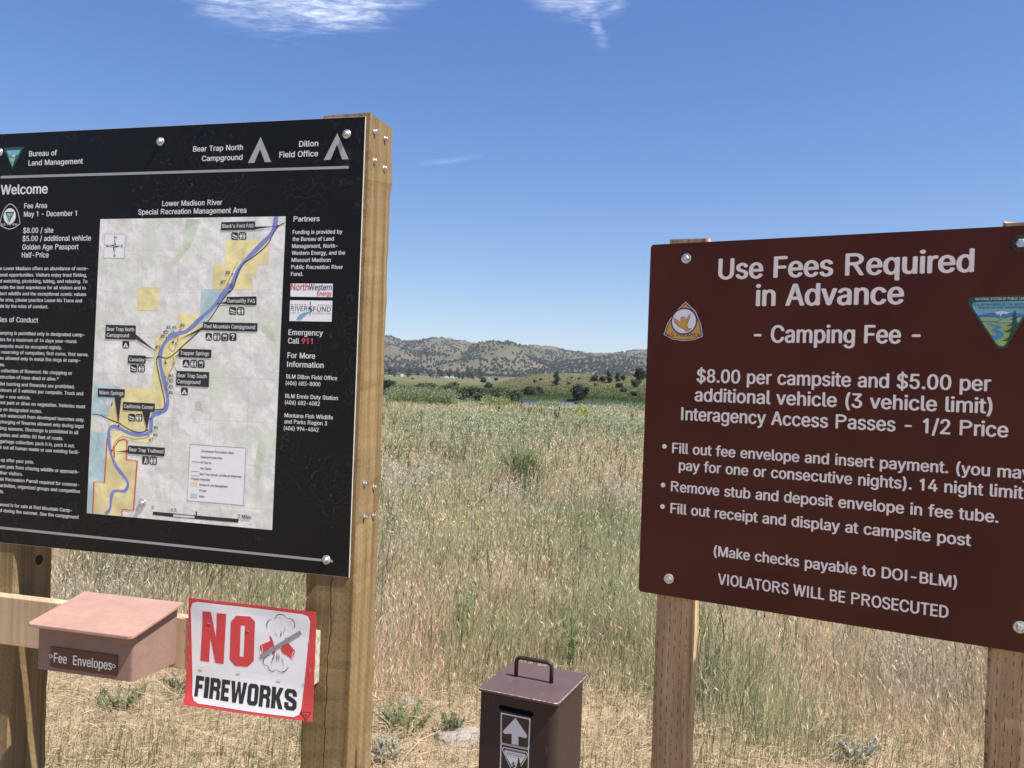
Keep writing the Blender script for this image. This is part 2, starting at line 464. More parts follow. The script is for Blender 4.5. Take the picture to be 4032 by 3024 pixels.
# ================================================================== TREES AND SHRUBS
LEAF_DARK = foliage('juniper_needles', (0.036, 0.050, 0.030), 0.15, scale=1.5, var=0.45)
LEAF_TREE = foliage('cottonwood_leaves', (0.034, 0.056, 0.024), 0.25, scale=0.7, var=0.45)
LEAF_WILLOW = foliage('willow_leaves', (0.095, 0.120, 0.058), 0.3, scale=1.0, var=0.5)
LEAF_BRIGHT = foliage('bright_leaves', (0.13, 0.17, 0.055), 0.35, scale=1.0, var=0.4)
LEAF_HILL = foliage('hill_juniper_needles', (0.040, 0.052, 0.036), 0.0, scale=0.3, var=0.4)
TWIG = plain('grey_twigs', (0.24, 0.20, 0.17), 0.9)
BARK = plain('bark', (0.10, 0.075, 0.055), 0.9, var=0.3, scale=12)

def crown_mesh(name, lobes, count, size, mat, seed, shell=0.55):
    """many leaf-clump faces spread through a set of overlapping lobes (cx,cy,cz,rx,ry,rz)"""
    r = np.random.default_rng(seed)
    vol = np.array([l[3] * l[4] * l[5] for l in lobes]) ** 0.67; vol /= vol.sum()
    which = r.choice(len(lobes), count, p=vol); L = np.array(lobes)[which]
    d = r.normal(size=(count, 3)); d /= np.linalg.norm(d, axis=1)[:, None]
    rad = shell + (1 - shell) * r.random(count) ** 0.5
    rad *= 1 + 0.25 * (fbm(d[:, 0] * 3 + which * 7, d[:, 2] * 3 + d[:, 1] * 2, seed, 2) - 0.5)
    c = L[:, :3] + d * L[:, 3:] * rad[:, None]
    nrm = d + r.normal(size=(count, 3)) * 0.6; nrm /= np.linalg.norm(nrm, axis=1)[:, None]
    a = np.cross(nrm, r.normal(size=(count, 3))); a /= np.linalg.norm(a, axis=1)[:, None]; b_ = np.cross(nrm, a)
    s = size * (0.6 + 0.9 * r.random(count))[:, None]
    v = np.stack([c - a * s, c + b_ * s * 0.55, c + a * s, c - b_ * s * 0.55], 1).reshape(-1, 3)
    me = np_mesh(name, v, np.arange(count * 4).reshape(-1, 4)); me.materials.append(mat)
    return me
def trunk_mesh(name, h, r, limbs, seed, mat=BARK):
    rd = random.Random(seed); mb = MB()
    mb.tube([(0, 0, -0.3), (rd.uniform(-.1, .1) * h * .2, 0, h * 0.4), (rd.uniform(-.1, .1) * h * .3, rd.uniform(-.1, .1) * h * .2, h)], [r * 1.25, r * 0.8, r * 0.25], 7)
    for i in range(limbs):
        z0 = h * rd.uniform(0.25, 0.7); an = rd.uniform(0, 6.28); ln = h * rd.uniform(0.22, 0.4)
        mb.tube([(0, 0, z0), (math.cos(an) * ln * .5, math.sin(an) * ln * .5, z0 + ln * .45), (math.cos(an) * ln, math.sin(an) * ln, z0 + ln * .8)], [r * .5, r * .3, r * .1], 5)
    return mb.mesh(name, mat)
def spot(t, e, ymin=58.0, ymax=1400.0):
    """the first place along a bearing where the land reaches a given slope of view"""
    Y = np.concatenate([np.arange(ymin, 300, 0.5), np.arange(300, ymax, 2.0)])
    z = ground_z(t * Y, Y); el = (z - EYE) / Y
    k = np.nonzero(el >= e)[0]
    i = k[0] if len(k) else len(Y) - 1
    return float(t * Y[i]), float(Y[i]), float(z[i])
def at(X, Y): return (X, Y, float(ground_z(X, Y)))
def lobes_upright(h, w, seed, base=0.12, n_=9, taper=0.55):
    r = random.Random(seed); L = []
    for i in range(n_):
        f = base + (1 - base) * (i + 0.5) / n_
        ww = w * 0.5 * (1 - taper * max(0, f - 0.35) / 0.65) * (0.75 + 0.35 * min(1, f / 0.3) * 0.7)
        off = ww * 0.45
        L.append((r.uniform(-off, off), r.uniform(-off, off), h * f, ww * r.uniform(.6, .95), ww * r.uniform(.6, .95), h / n_ * r.uniform(.95, 1.5)))
    return L
def lobes_round(h, w, seed, n_=10):
    r = random.Random(seed); L = [(0, 0, h * 0.42, w * .36, w * .36, h * .42)]
    for i in range(n_):
        a = r.uniform(0, 6.28); k = r.uniform(.1, .30) * w
        L.append((math.cos(a) * k, math.sin(a) * k, h * r.uniform(.22, .78), w * r.uniform(.14, .24), w * r.uniform(.14, .24), h * r.uniform(.14, .24)))
    return L
def plant(name, label, cat, loc, lobes, count, size, mat, seed, group, trunk=None):
    t = empty(name, loc, 0)
    tag(t, label, cat, group)
    link('crown', crown_mesh('crown', lobes, count, size, mat, seed), None, t)
    if trunk: link('trunk', trunk_mesh('trunk', trunk[0], trunk[1], trunk[2], seed), None, t)
    return t

# cottonwoods and conifers on the far flat, behind the river (bearing px, top y, width px, kind)
ROWD = 1000.0
row = [(1506, 1444, 26, 0, 'tallest dark tree beside the edge of the left post on the far flat'), (1534, 1452, 18, 0, 'dark tree left of the first white camper on the far flat'),
       (1552, 1456, 14, 0, 'narrow dark tree just left of the first white camper'), (1608, 1457, 20, 0, 'dark leafy tree just right of the first white camper'),
       (1645, 1458, 16, 1, 'lone lollipop shaped tree on open ground right of the first white camper'), (1695, 1470, 20, 1, 'low round tree left of the grey leafless shrubs on the far flat'),
       (1727, 1456, 22, 0, 'tall ragged tree behind the grey leafless shrubs'), (1739, 1464, 12, 0, 'slim dark tree right of the grey leafless shrubs'),
       (1772, 1456, 22, 0, 'dense dark tree between the two parked motor homes'), (1791, 1475, 10, 2, 'smallest dark tree right of the parked motor homes'),
       (1804, 1468, 17, 2, 'pointed dark tree third from the right end of the far row'), (1822, 1474, 13, 2, 'short pointed tree near the right end of the far row'),
       (1842, 1455, 22, 0, 'tall broad tree second tallest at the right end of the far row'), (1860, 1466, 17, 2, 'conical tree between the two tallest trees of the far row'),
       (1887, 1453, 27, 0, 'tallest thick tree at the right end of the far row')]
for i, (px, ytop, wpx, kind, lab) in enumerate(row):
    D = ROWD + (i * 37 % 50) - 25
    X = bear(px) * D; z0 = float(ground_z(X, D)); top = EYE + (hor(px) - ytop) / 3260 * D
    h = top - z0; w = wpx / 3260 * D * 1.2; h *= 1.12
    lb = lobes_upright(h, w, 40 + i, 0.16, 9, 0.35 if kind == 0 else 0.75) if kind != 1 else [(q[0], q[1], q[2] * 0.72 + h * 0.28, q[3], q[4], q[5] * .72) for q in lobes_round(h, w, 40 + i)]
    plant('leafy_tree' if kind != 2 else 'conifer_tree', lab, 'tree', (X, D, z0), lb, 420, 0.68, LEAF_TREE, 100 + i, 'trees in a row on the far flat', (h * 0.8, 0.32, 4))
# junipers and bushes on the far bank: (px, base y, top y, width px, shape, material, label)
bush = [(2189, 1517, 1464, 34, 0, LEAF_DARK, 'dark upright juniper with ragged outline on the slope above the river bend'),
        (2286, 1572, 1503, 82, 1, LEAF_DARK, 'largest round dark juniper standing at the edge of the river'),
        (2340, 1502, 1475, 40, 1, LEAF_DARK, 'low spreading dark juniper on the bank crest left of the taller one'),
        (2372, 1503, 1478, 30, 1, LEAF_DARK, 'middle dark juniper of the clump on the bank crest'),
        (2396, 1508, 1461, 32, 0, LEAF_DARK, 'taller upright juniper at the right of the clump on the crest'),
        (2432, 1502, 1469, 26, 0, LEAF_DARK, 'narrow dark juniper left of its twin near the brown sign'),
        (2452, 1500, 1471, 26, 1, LEAF_DARK, 'dark juniper right of its twin near the brown sign'),
        (2437, 1527, 1506, 36, 1, LEAF_DARK, 'rounded green bush below the twin junipers near the brown sign'),
        (2456, 1545, 1527, 40, 1, LEAF_WILLOW, 'pale low bush lower on the slope near the brown sign'),
        (2516, 1497, 1446, 58, 1, LEAF_DARK, 'tall dark juniper half hidden behind the edge of the brown sign'),
        (2502, 1525, 1493, 48, 1, LEAF_WILLOW, 'grey green bush below the tall juniper beside the brown sign'),
        (2505, 1560, 1538, 50, 1, LEAF_WILLOW, 'low bush above the reeds beside the brown sign'),
        (1904, 1507, 1483, 32, 1, LEAF_TREE, 'dark olive bush below the tallest tree of the far row'),
        (1925, 1529, 1502, 42, 1, LEAF_WILLOW, 'rounded olive bush on the meadow in front of the far row'),
        (1952, 1495, 1487, 20, 1, LEAF_TREE, 'tiny dark bush on the flat right of the far row'),
        (1624, 1494, 1486, 14, 1, LEAF_TREE, 'tiny grey bush in front of the lollipop tree'),
        (2128, 1497, 1488, 14, 1, LEAF_WILLOW, 'small pale bush on the crest left of the ragged juniper'),
        (2105, 1506, 1494, 16, 1, LEAF_WILLOW, 'small pale bush halfway down the bank left of the ragged juniper'),
        (2250, 1490, 1482, 12, 1, LEAF_WILLOW, 'tiny bush on the bank crest right of the ragged juniper'),
        (2280, 1494, 1485, 16, 1, LEAF_WILLOW, 'small bush on the bank crest above the largest round juniper'),
        (2242, 1513, 1504, 22, 1, LEAF_WILLOW, 'low bush on the dry slope right of the ragged juniper'),
        (2345, 1519, 1509, 16, 1, LEAF_WILLOW, 'small bush on the dry slope right of the largest round juniper')]
for i, (px, yb, yt, wpx, shp, mat, lab) in enumerate(bush):
    X, Y, z0 = spot(bear(px), (hor(px) - yb) / 3260.0, 100.0, 700.0)
    h = max(0.5, (EYE + (hor(px) - yt) / 3260 * Y) - z0); w = wpx / 3260 * Y
    lb = lobes_upright(h, w, 70 + i, 0.05, 10, 0.5) if shp == 0 else lobes_round(h, w, 70 + i, 14)
    big = wpx > 30
    plant('juniper_tree' if mat is LEAF_DARK else 'round_bush', lab, 'tree' if mat is LEAF_DARK else 'bush', (X, Y, z0), lb, 1500 if big else 500, max(0.10, w * (0.055 if big else 0.09)), mat, 200 + i, 'junipers and bushes across the river', (h * 0.7, 0.03 * w + 0.03, 4))
# willows on the island and along the banks
wl = 0
wspots = []
for i in range(26):
    f = i / 25.0
    wspots.append((1655 + 440 * f + random.uniform(-8, 8), random.uniform(112, 158), random.uniform(1.4, 2.6)))
for i in range(12):
    px = random.choice((random.uniform(1450, 1700), random.uniform(1450, 1850), random.uniform(2060, 2230)))
    wspots.append((px, None, random.uniform(1.6, 2.8)))
for px, D, h in wspots:
    t = bear(px)
    if D is None: D = float(far_bank(t)) + random.uniform(5, 12)
    X = t * D; z0 = float(ground_z(X, D))
    if z0 < WATER - 0.15: continue
    w = h * random.uniform(1.3, 2.1)
    plant('willow_bush', 'olive willow bush in the thicket along the river', 'bush', (X, D, z0 - 0.1), lobes_round(h, w, 300 + wl, 12), 520, 0.17, LEAF_WILLOW if wl % 3 else LEAF_TREE, 300 + wl, 'willow bushes along the river')
    wl += 1
# leafless grey shrubs by the campers
for i, (px, yt, w) in enumerate(((1704, 1478, 5.2), (1718, 1470, 6.8), (1728, 1480, 5.0))):
    D = 905.0 + i * 8; X = bear(px) * D; z0 = float(ground_z(X, D)); h = EYE + (hor(px) - yt) / 3260 * D - z0
    mb = MB(); rd = random.Random(i + 3)
    for k in range(70):
        a = rd.uniform(0, 6.28); l = h * rd.uniform(.6, 1); q = rd.uniform(.1, .5) * w
        mb.tube([(0, 0, 0), (math.cos(a) * q * .5, math.sin(a) * q * .5, l * .6), (math.cos(a) * q, math.sin(a) * q, l)], [.10, .08, .05], 3, cap=False)
    tag(mb.build('bare_shrub', TWIG, None, loc=(X, D, z0)), ('low grey leafless shrub left of its taller neighbour on the far flat', 'tallest grey leafless shrub among three on the far flat', 'grey leafless shrub nearest the parked motor homes')[i], 'shrub', 'leafless shrubs on the far flat')

# junipers dotted over the hills
protos = []
for i in range(5):
    h = 1.0; lb = lobes_upright(1.0, 0.95, 500 + i, 0.0, 5, 0.6) if i < 3 else lobes_round(0.9, 1.1, 500 + i, 6)
    protos.append(crown_mesh('hill_juniper', lb, 70, 0.26, LEAF_HILL, 500 + i, 0.5))
cand_t = rng.uniform(-0.175, 0.175, 20000); cand_y = rng.uniform(1420, 2950, 20000) 
dn = fbm(cand_t * cand_y * 0.006, cand_y * 0.004, 50, 4) * 0.6 + fbm(cand_t * cand_y * 0.03, cand_y * 0.02, 60, 2) * 0.4
near = np.interp(cand_y, [1420, 1600, 2300, 2950], [0.55, 0.75, 0.62, 0.35])
gl = np.abs(fbm(cand_t * cand_y * 0.006 + cand_y * 0.0011, cand_y * 0.0018, 21, 4) - 0.5) * 2
keep = rng.random(20000) < near * 1.25 * np.clip((dn - 0.40) * 4.5 + (gl - .20) * 2.2, 0.06, 1.0)
ct, cy_ = cand_t[keep], cand_y[keep]; cz = hills_z(ct, cy_); csz = rng.uniform(2.6, 5.6, len(ct))
cz2 = hills_z(ct, cy_ - 25); el = (cz - EYE) / cy_
vis = np.ones(len(ct), bool)
for dy in (60, 140, 260, 420, 640):
    yy = np.maximum(cy_ - dy, 1250); vis &= (el * yy + EYE) > hills_z(ct, yy) - csz * 0.5
ct, cy_, cz, csz = ct[vis], cy_[vis], cz[vis], csz[vis]
order = np.argsort(-(csz / cy_))
for k in order[:300]:
    o = bpy.data.objects.new('hill_juniper', protos[k % 5]); COL.objects.link(o)
    o.location = (ct[k] * cy_[k], cy_[k], cz[k] - 0.4); s = csz[k]; o.scale = (s * 1.05, s * 1.05, s); o.rotation_euler = (0, 0, (k * 2.4) % 6.28)
    tag(o, 'small dark juniper among many dotted over the dry hillside', 'tree', 'junipers dotted over the hills')
rest = order[300:]
ext_t = np.concatenate([rng.uniform(-0.62, -0.17, 1500), rng.uniform(0.17, 0.62, 1500)]); ext_y = rng.uniform(1450, 2950, 3000)
at_t = np.concatenate([ct[rest], ext_t]); at_y = np.concatenate([cy_[rest], ext_y]); at_z = np.concatenate([cz[rest], hills_z(ext_t, ext_y)])
at_s = np.concatenate([csz[rest], rng.uniform(3.6, 7.0, 3000)])
pv = [np.array([v.co[:] for v in p.vertices]) for p in protos]
allv = []
for k in range(len(at_t)):
    a = k * 2.4; ca, sa = math.cos(a), math.sin(a); v = pv[k % 5] * at_s[k]
    allv.append(np.stack([v[:, 0] * ca - v[:, 1] * sa + at_t[k] * at_y[k], v[:, 0] * sa + v[:, 1] * ca + at_y[k], v[:, 2] + at_z[k] - 0.4], -1))
allv = np.concatenate(allv)
me = np_mesh('juniper_woodland', allv, np.arange(len(allv)).reshape(-1, 4)); me.materials.append(LEAF_HILL)
tag(link('juniper_woodland', me), 'scattered dark juniper woodland covering the higher and farther hillsides', 'woodland', kind='stuff')

# ---- campers and motor homes parked on the far flat
VAN_W = plain('white_paint', (0.78, 0.78, 0.76), 0.4); VAN_G = plain('dark_glass', (0.02, 0.025, 0.03), 0.15); VAN_T = plain('tyre_rubber', (0.02, 0.02, 0.02), 0.9); VAN_B = plain('pale_blue_paint', (0.45, 0.58, 0.68), 0.4)
VAN_S = plain('grey_stripe', (0.25, 0.27, 0.3), 0.5)
def camper(px, D, ln, ht_, label, body=VAN_W, cab=False, name='camper_trailer', rz=0.0):
    X = bear(px) * D; z0 = float(ground_z(X, D)) - 0.05
    t = empty(name, (X, D, z0), rz); tag(t, label, 'camper' if name != 'parked_car' else 'car', 'campers and vehicles on the far flat')
    mb = MB(); mb.box(-ln / 2, ln / 2, -1.1, 1.1, 0.55, ht_); o = mb.build('body', body, t); bevel(o, 0.15, 3)
    if cab:
        mb = MB(); mb.raw([(ln/2-.02,-1,.5),(ln/2+1.3,-1,.5),(ln/2+1.25,-1,1.2),(ln/2+.5,-1,1.9),(ln/2-.02,-1,1.95),(ln/2-.02,1,.5),(ln/2+1.3,1,.5),(ln/2+1.25,1,1.2),(ln/2+.5,1,1.9),(ln/2-.02,1,1.95)],
                          [(0,1,2,3,4),(9,8,7,6,5),(1,6,7,2),(2,7,8,3),(3,8,9,4),(0,5,6,1),(0,4,9,5)]); mb.build('cab', body, t)
    for wx in (-ln * .25, ln * .18):
        mb = MB(); mb.box(wx - .5, wx + .5, -1.13, -1.08, ht_ * .55, ht_ * .78); mb.build('window', VAN_G, t)
    mb = MB(); mb.box(-ln / 2 + .2, ln / 2 - .2, -1.125, -1.09, .95, 1.12); mb.build('stripe', VAN_S, t)
    for wx in (-ln * .12, ln * .3 if cab else ln * .02):
        mb = MB(); mb.lathe([(.33, 0), (.36, .05), (.36, .2), (.33, .24)], (wx, -.86, .36), 'y', 14); mb.build('wheel', VAN_T, t)
    return t
camper(1581, 985, 3.5, 3.1, 'white box shaped camper left of the dark leafy tree', rz=0.5)
camper(1573, 990, 2.4, 2.5, 'small grey utility shed beside the first white camper', body=VAN_S)
camper(1532, 990, 3.4, 1.6, 'small white car by the trees at the left end of the far flat', name='parked_car')
camper(1757, 960, 3.9, 2.6, 'long white roofed motor home left of the dense dark tree', cab=True, name='motor_home', body=VAN_W)
camper(1779, 965, 4.2, 2.7, 'long white roofed motor home right of the dense dark tree', cab=True, name='motor_home')
camper(1796, 960, 3.0, 2.2, 'pale blue camper right of the motor homes', body=VAN_B)
camper(1737, 955, 2.2, 1.9, 'tiny white trailer at the left of the motor homes')
camper(1925, 1010, 3.0, 2.2, 'lone white camper right of the tallest far tree')
# ------------------------------------------------------------------ measured sign layout (metres from each panel's corner)
D={
'header':[('Bureau of', '', 'L', -1.0734, -0.0712, 0.0991, 0.0156), ('Land Management', '', 'L', -1.0744, -0.0984, 0.1921, 0.0156), ('Bear Trap North', '', 'L', -0.5177, -0.0761, 0.1567, 0.0148), ('Campground', '', 'L', -0.4885, -0.1035, 0.1271, 0.0147), ('Dillon', '', 'L', -0.1908, -0.074, 0.0569, 0.0152), ('Field Office', '', 'L', -0.2488, -0.1012, 0.1154, 0.0153)],
'welcome':[('Welcome', '', 'L', -1.1715, -0.1821, 0.1696, 0.0282)],
'fees':[('Fee Area', '', 'L', -1.0839, -0.2251, 0.0812, 0.0153), ('May 1 - December 1', '', 'L', -1.0841, -0.2496, 0.1867, 0.0153), ('$8.00 / site', '', 'L', -1.0847, -0.298, 0.1077, 0.0153), ('$5.00 / additional vehicle', '', 'L', -1.0858, -0.3221, 0.2405, 0.0153), ('Golden Age Passport', '', 'L', -1.0856, -0.347, 0.1983, 0.0153), ('Half-Price', '', 'L', -1.0863, -0.3706, 0.0961, 0.0153)],
'rules':[('The Lower Madison offers an abundance of recre-', 'e Lower Madison offers an abundance of recre-', 'R', -1.163, -0.4079, 0.3124, 0.0099), ('ational opportunities. Visitors enjoy trout fishing,', 'onal opportunities. Visitors enjoy trout fishing,', 'R', -1.1629, -0.4268, 0.308, 0.0099), ('bird watching, picnicking, tubing, and relaxing. To', 'd watching, picnicking, tubing, and relaxing. To', 'R', -1.1621, -0.4453, 0.3098, 0.0099), ('provide the best experience for all visitors and to', 'vide the best experience for all visitors and to', 'R', -1.1574, -0.4639, 0.3, 0.0099), ('protect wildlife and the exceptional scenic values', 'tect wildlife and the exceptional scenic values', 'R', -1.1605, -0.4826, 0.3053, 0.0099), ('of the area, please practice Leave No Trace and', 'he area, please practice Leave No Trace and', 'R', -1.1596, -0.5013, 0.2909, 0.0099), ('abide by the rules of conduct.', 'de by the rules of conduct.', 'R', -1.1588, -0.52, 0.1732, 0.0099), ('Camping is permitted only in designated camp-', 'amping is permitted only in designated camp-', 'R', -1.1553, -0.6002, 0.3, 0.0099), ('sites for a maximum of 14 days year-round.', 'tes for a maximum of 14 days year-round.', 'R', -1.1544, -0.6197, 0.2741, 0.0099), ('Campsite must be occupied nightly.', 'ampsite must be occupied nightly.', 'R', -1.1536, -0.639, 0.2212, 0.0099), ('No reserving of campsites; first come, first serve.', 'reserving of campsites; first come, first serve.', 'R', -1.1465, -0.6571, 0.3069, 0.0099), ('Fires allowed only in metal fire rings at camp-', 'es allowed only in metal fire rings at camp-', 'R', -1.152, -0.675, 0.2851, 0.0099), ('sites.', 'es.', 'R', -1.1511, -0.6946, 0.018, 0.0099), ('No collection of firewood. No chopping or', 'collection of firewood. No chopping or', 'R', -1.1464, -0.7123, 0.2526, 0.0099), ('destruction of trees dead or alive.*', 'struction of trees dead or alive.*', 'R', -1.1495, -0.731, 0.2094, 0.0099), ('Pallet burning and fireworks are prohibited.', 'llet burning and fireworks are prohibited.', 'R', -1.1486, -0.7517, 0.2654, 0.0099), ('Maximum of 3 vehicles per campsite. Truck and', 'ximum of 3 vehicles per campsite. Truck and', 'R', -1.1478, -0.7704, 0.2946, 0.0099), ('trailer = one vehicle.', 'ler = one vehicle.', 'R', -1.1469, -0.7896, 0.111, 0.0099), ('Do not park or drive on vegetation. Vehicles must', 'not park or drive on vegetation. Vehicles must', 'R', -1.1461, -0.8075, 0.3018, 0.0099), ('stay on designated routes.', 'y on designated routes.', 'R', -1.1452, -0.8277, 0.1509, 0.0099), ('Launch watercraft from developed launches only.', 'nch watercraft from developed launches only.', 'R', -1.1445, -0.8461, 0.2996, 0.0099), ('Discharging of firearms allowed only during legal', 'charging of firearms allowed only during legal', 'R', -1.1436, -0.8648, 0.2969, 0.0099), ('hunting seasons. Discharge is prohibited in all', 'ting seasons. Discharge is prohibited in all', 'R', -1.1428, -0.8838, 0.2785, 0.0099), ('campsites and within 50 feet of roads.', 'psites and within 50 feet of roads.', 'R', -1.1419, -0.9036, 0.2253, 0.0099), ('No garbage collection: pack it in, pack it out.', 'garbage collection: pack it in, pack it out.', 'R', -1.141, -0.9227, 0.2651, 0.0099), ('Pack out all human waste or use existing facili-', 'k out all human waste or use existing facili-', 'R', -1.1402, -0.9406, 0.2821, 0.0099), ('Clean up after your pets.', 'up after your pets.', 'R', -1.1355, -0.9781, 0.1188, 0.0099), ('Prevent pets from chasing wildlife or approach-', 'ent pets from chasing wildlife or approach-', 'R', -1.1377, -0.9976, 0.2809, 0.0099), ('ing other visitors.', 'ther visitors.', 'R', -1.1369, -1.0163, 0.0824, 0.0099), ('Special Recreation Permit required for commer-', 'ial Recreation Permit required for commer-', 'R', -1.1361, -1.0349, 0.2809, 0.0099), ('cial activities, organized groups and competitive', 'activities, organized groups and competitive', 'R', -1.1353, -1.0537, 0.2835, 0.0099), ('events.', 'ts.', 'R', -1.1345, -1.0719, 0.014, 0.0099), ('Firewood is for sale at Red Mountain Camp-', 'wood is for sale at Red Mountain Camp-', 'R', -1.1327, -1.1107, 0.2556, 0.0099), ('ground during the summer. See the campground', 'd during the summer. See the campground', 'R', -1.132, -1.1281, 0.2779, 0.0099)],
'ruleshead':[('Rules of Conduct', 'les of Conduct', 'R', -1.1561, -0.5627, 0.1366, 0.015)],
'maptitle':[('Lower Madison River', '', 'L', -0.6111, -0.2267, 0.1918, 0.0149), ('Special Recreation Management Area', '', 'L', -0.6891, -0.2497, 0.3458, 0.015)],
'partners':[('Partners', '', 'L', -0.1992, -0.2758, 0.0773, 0.0139), ('Funding is provided by', '', 'L', -0.2005, -0.3096, 0.146, 0.0106), ('the Bureau of Land', '', 'L', -0.2004, -0.3283, 0.1225, 0.0106), ('Management, North-', '', 'L', -0.2008, -0.3472, 0.1346, 0.0106), ('Western Energy, and the', '', 'L', -0.2008, -0.3658, 0.1566, 0.0106), ('Missouri Madison', '', 'L', -0.2007, -0.3848, 0.1154, 0.0106), ('Public Recreation River', '', 'L', -0.2011, -0.4039, 0.152, 0.0106), ('Fund.', '', 'L', -0.2011, -0.4226, 0.0361, 0.0106)],
'contact':[('Emergency', '', 'L', -0.2024, -0.5823, 0.1023, 0.0149), ('Call', '', 'L', -0.2028, -0.6052, 0.0337, 0.0149), ('For More', '', 'L', -0.2029, -0.6443, 0.0826, 0.0149), ('Information', '', 'L', -0.2031, -0.6684, 0.1084, 0.0149), ('BLM Dillon Field Office', '', 'L', -0.204, -0.6998, 0.1499, 0.0108), ('(406) 683-8000', '', 'L', -0.2049, -0.7175, 0.1029, 0.0108), ('BLM Ennis Duty Station', '', 'L', -0.2048, -0.7525, 0.1551, 0.0108), ('(406) 682-4082', '', 'L', -0.2053, -0.7697, 0.1033, 0.0108), ('Montana Fish Wildlife', '', 'L', -0.2052, -0.8046, 0.1431, 0.0108), ('and Parks Region 3', '', 'L', -0.2053, -0.8212, 0.1267, 0.0108), ('(406) 994-4042', '', 'L', -0.2058, -0.8394, 0.1033, 0.0108)],
'nine':[('911', '', 'L', -0.1621, -0.6052, 0.0326, 0.0148)],
'bars':[[(-1.1734, -0.1262), (-1.1731, -0.1339), (-0.0421, -0.137), (-0.0424, -0.1298)], [(-1.1309, -1.1715), (-1.1306, -1.1791), (-0.0474, -1.1841), (-0.0477, -1.1774)]],
'tents':[[(-0.3077, -0.0425), (-0.344, -0.1131), (-0.3244, -0.113), (-0.3083, -0.076), (-0.2918, -0.1124), (-0.2729, -0.1123)], [(-0.0792, -0.0415), (-0.1161, -0.1122), (-0.0964, -0.1118), (-0.0791, -0.0715), (-0.0622, -0.1123), (-0.0435, -0.1119)]],
'tri':[(-1.1664, -0.0425), (-1.0919, -0.0415), (-1.1314, -0.1091)],
'fee_em':[(-1.1358, -0.2104), (-1.1697, -0.2732), (-1.1325, -0.2853), (-1.0973, -0.2711), (-1.1351, -0.2469), (-1.1116, -0.2473)],
'feetext':[('U.S. Fee Area', '', 'L', -1.1642, -0.2743, 0.0578, 0.0062)],
'bolts':[(-0.6235, -0.0442), (-1.1792, -0.0556), (-0.0514, -0.0455), (-0.639, -1.0668), (-0.066, -1.1783)],
'map':[(-0.8158, -0.2605), (-0.2229, -0.2612), (-0.2299, -1.112), (-0.8263, -1.1098)],
'logo1':[(-0.201, -0.4431), (-0.0766, -0.4431), (-0.0763, -0.479), (-0.2003, -0.4785)],
'logo2':[(-0.2006, -0.4885), (-0.076, -0.4884), (-0.076, -0.5444), (-0.2008, -0.5444)],
'lg_red':[('North', '', 'L', -0.1993, -0.4608, 0.0528, 0.0174), ('Energy', '', 'L', -0.1209, -0.4749, 0.0424, 0.0117)],
'lg_blue':[('Western', '', 'L', -0.1465, -0.4606, 0.0678, 0.0167)],
'lg2':[('RIVER', '', 'L', -0.1971, -0.5173, 0.0487, 0.013), ('FUND', '', 'L', -0.1309, -0.5176, 0.0518, 0.0129), ('M I S S O U R I', '', 'L', -0.1976, -0.5014, 0.0484, 0.0027), ('M A D I S O N', '', 'L', -0.118, -0.5018, 0.0387, 0.0027), ('P U B L I C', '', 'L', -0.1973, -0.5231, 0.0257, 0.0027), ('R E C R E A T I O N', '', 'L', -0.132, -0.5235, 0.0528, 0.0027)],
'lg2_s':[(-0.1262, -0.5013), (-0.1396, -0.5035), (-0.1462, -0.5079), (-0.144, -0.5122), (-0.1371, -0.5146), (-0.1404, -0.5183), (-0.1579, -0.521), (-0.1714, -0.5268), (-0.1804, -0.5399), (-0.1736, -0.5398), (-0.1667, -0.5403), (-0.1575, -0.5328), (-0.1483, -0.524), (-0.1363, -0.5195), (-0.1324, -0.5145), (-0.1366, -0.5103), (-0.1395, -0.5072), (-0.1355, -0.5041)],
'lg2_g':[[(-0.1421, -0.4912), (-0.1377, -0.4912), (-0.1381, -0.501), (-0.1422, -0.5011)], [(-0.1416, -0.5208), (-0.1378, -0.5208), (-0.1381, -0.5285), (-0.1419, -0.5286)]],
'yellow':[[(-0.4023, -0.3239), (-0.2692, -0.3249), (-0.2702, -0.3917), (-0.3, -0.3933), (-0.3061, -0.4285), (-0.3216, -0.4151), (-0.3142, -0.4604), (-0.4405, -0.4613), (-0.4395, -0.3923), (-0.4041, -0.3923)], [(-0.6806, -0.4554), (-0.6107, -0.4562), (-0.6125, -0.5222), (-0.6803, -0.5216)], [(-0.5471, -0.5288), (-0.4774, -0.5289), (-0.4833, -0.5444), (-0.4672, -0.5652), (-0.5141, -0.5988), (-0.5173, -0.6278), (-0.5393, -0.6303), (-0.5534, -0.6654), (-0.5655, -0.6968), (-0.5738, -0.7125), (-0.5664, -0.782), (-0.5769, -0.7999), (-0.6195, -0.8017), (-0.6212, -0.7063), (-0.6157, -0.5893), (-0.5456, -0.586)], [(-0.7257, -0.7413), (-0.6213, -0.7412), (-0.6171, -0.6647), (-0.5979, -0.6642), (-0.5849, -0.7242), (-0.5766, -0.7993), (-0.6163, -0.8101), (-0.6178, -0.8586), (-0.7637, -0.8657), (-0.7627, -0.8041)], [(-0.7629, -0.8678), (-0.6176, -0.8638), (-0.6302, -0.8978), (-0.6971, -0.8921), (-0.6955, -0.9485), (-0.6623, -0.9497), (-0.6696, -1.0908), (-0.7073, -1.0914), (-0.7084, -1.1095), (-0.8072, -1.1094), (-0.8038, -1.0181), (-0.77, -1.0159), (-0.7662, -0.891)]],
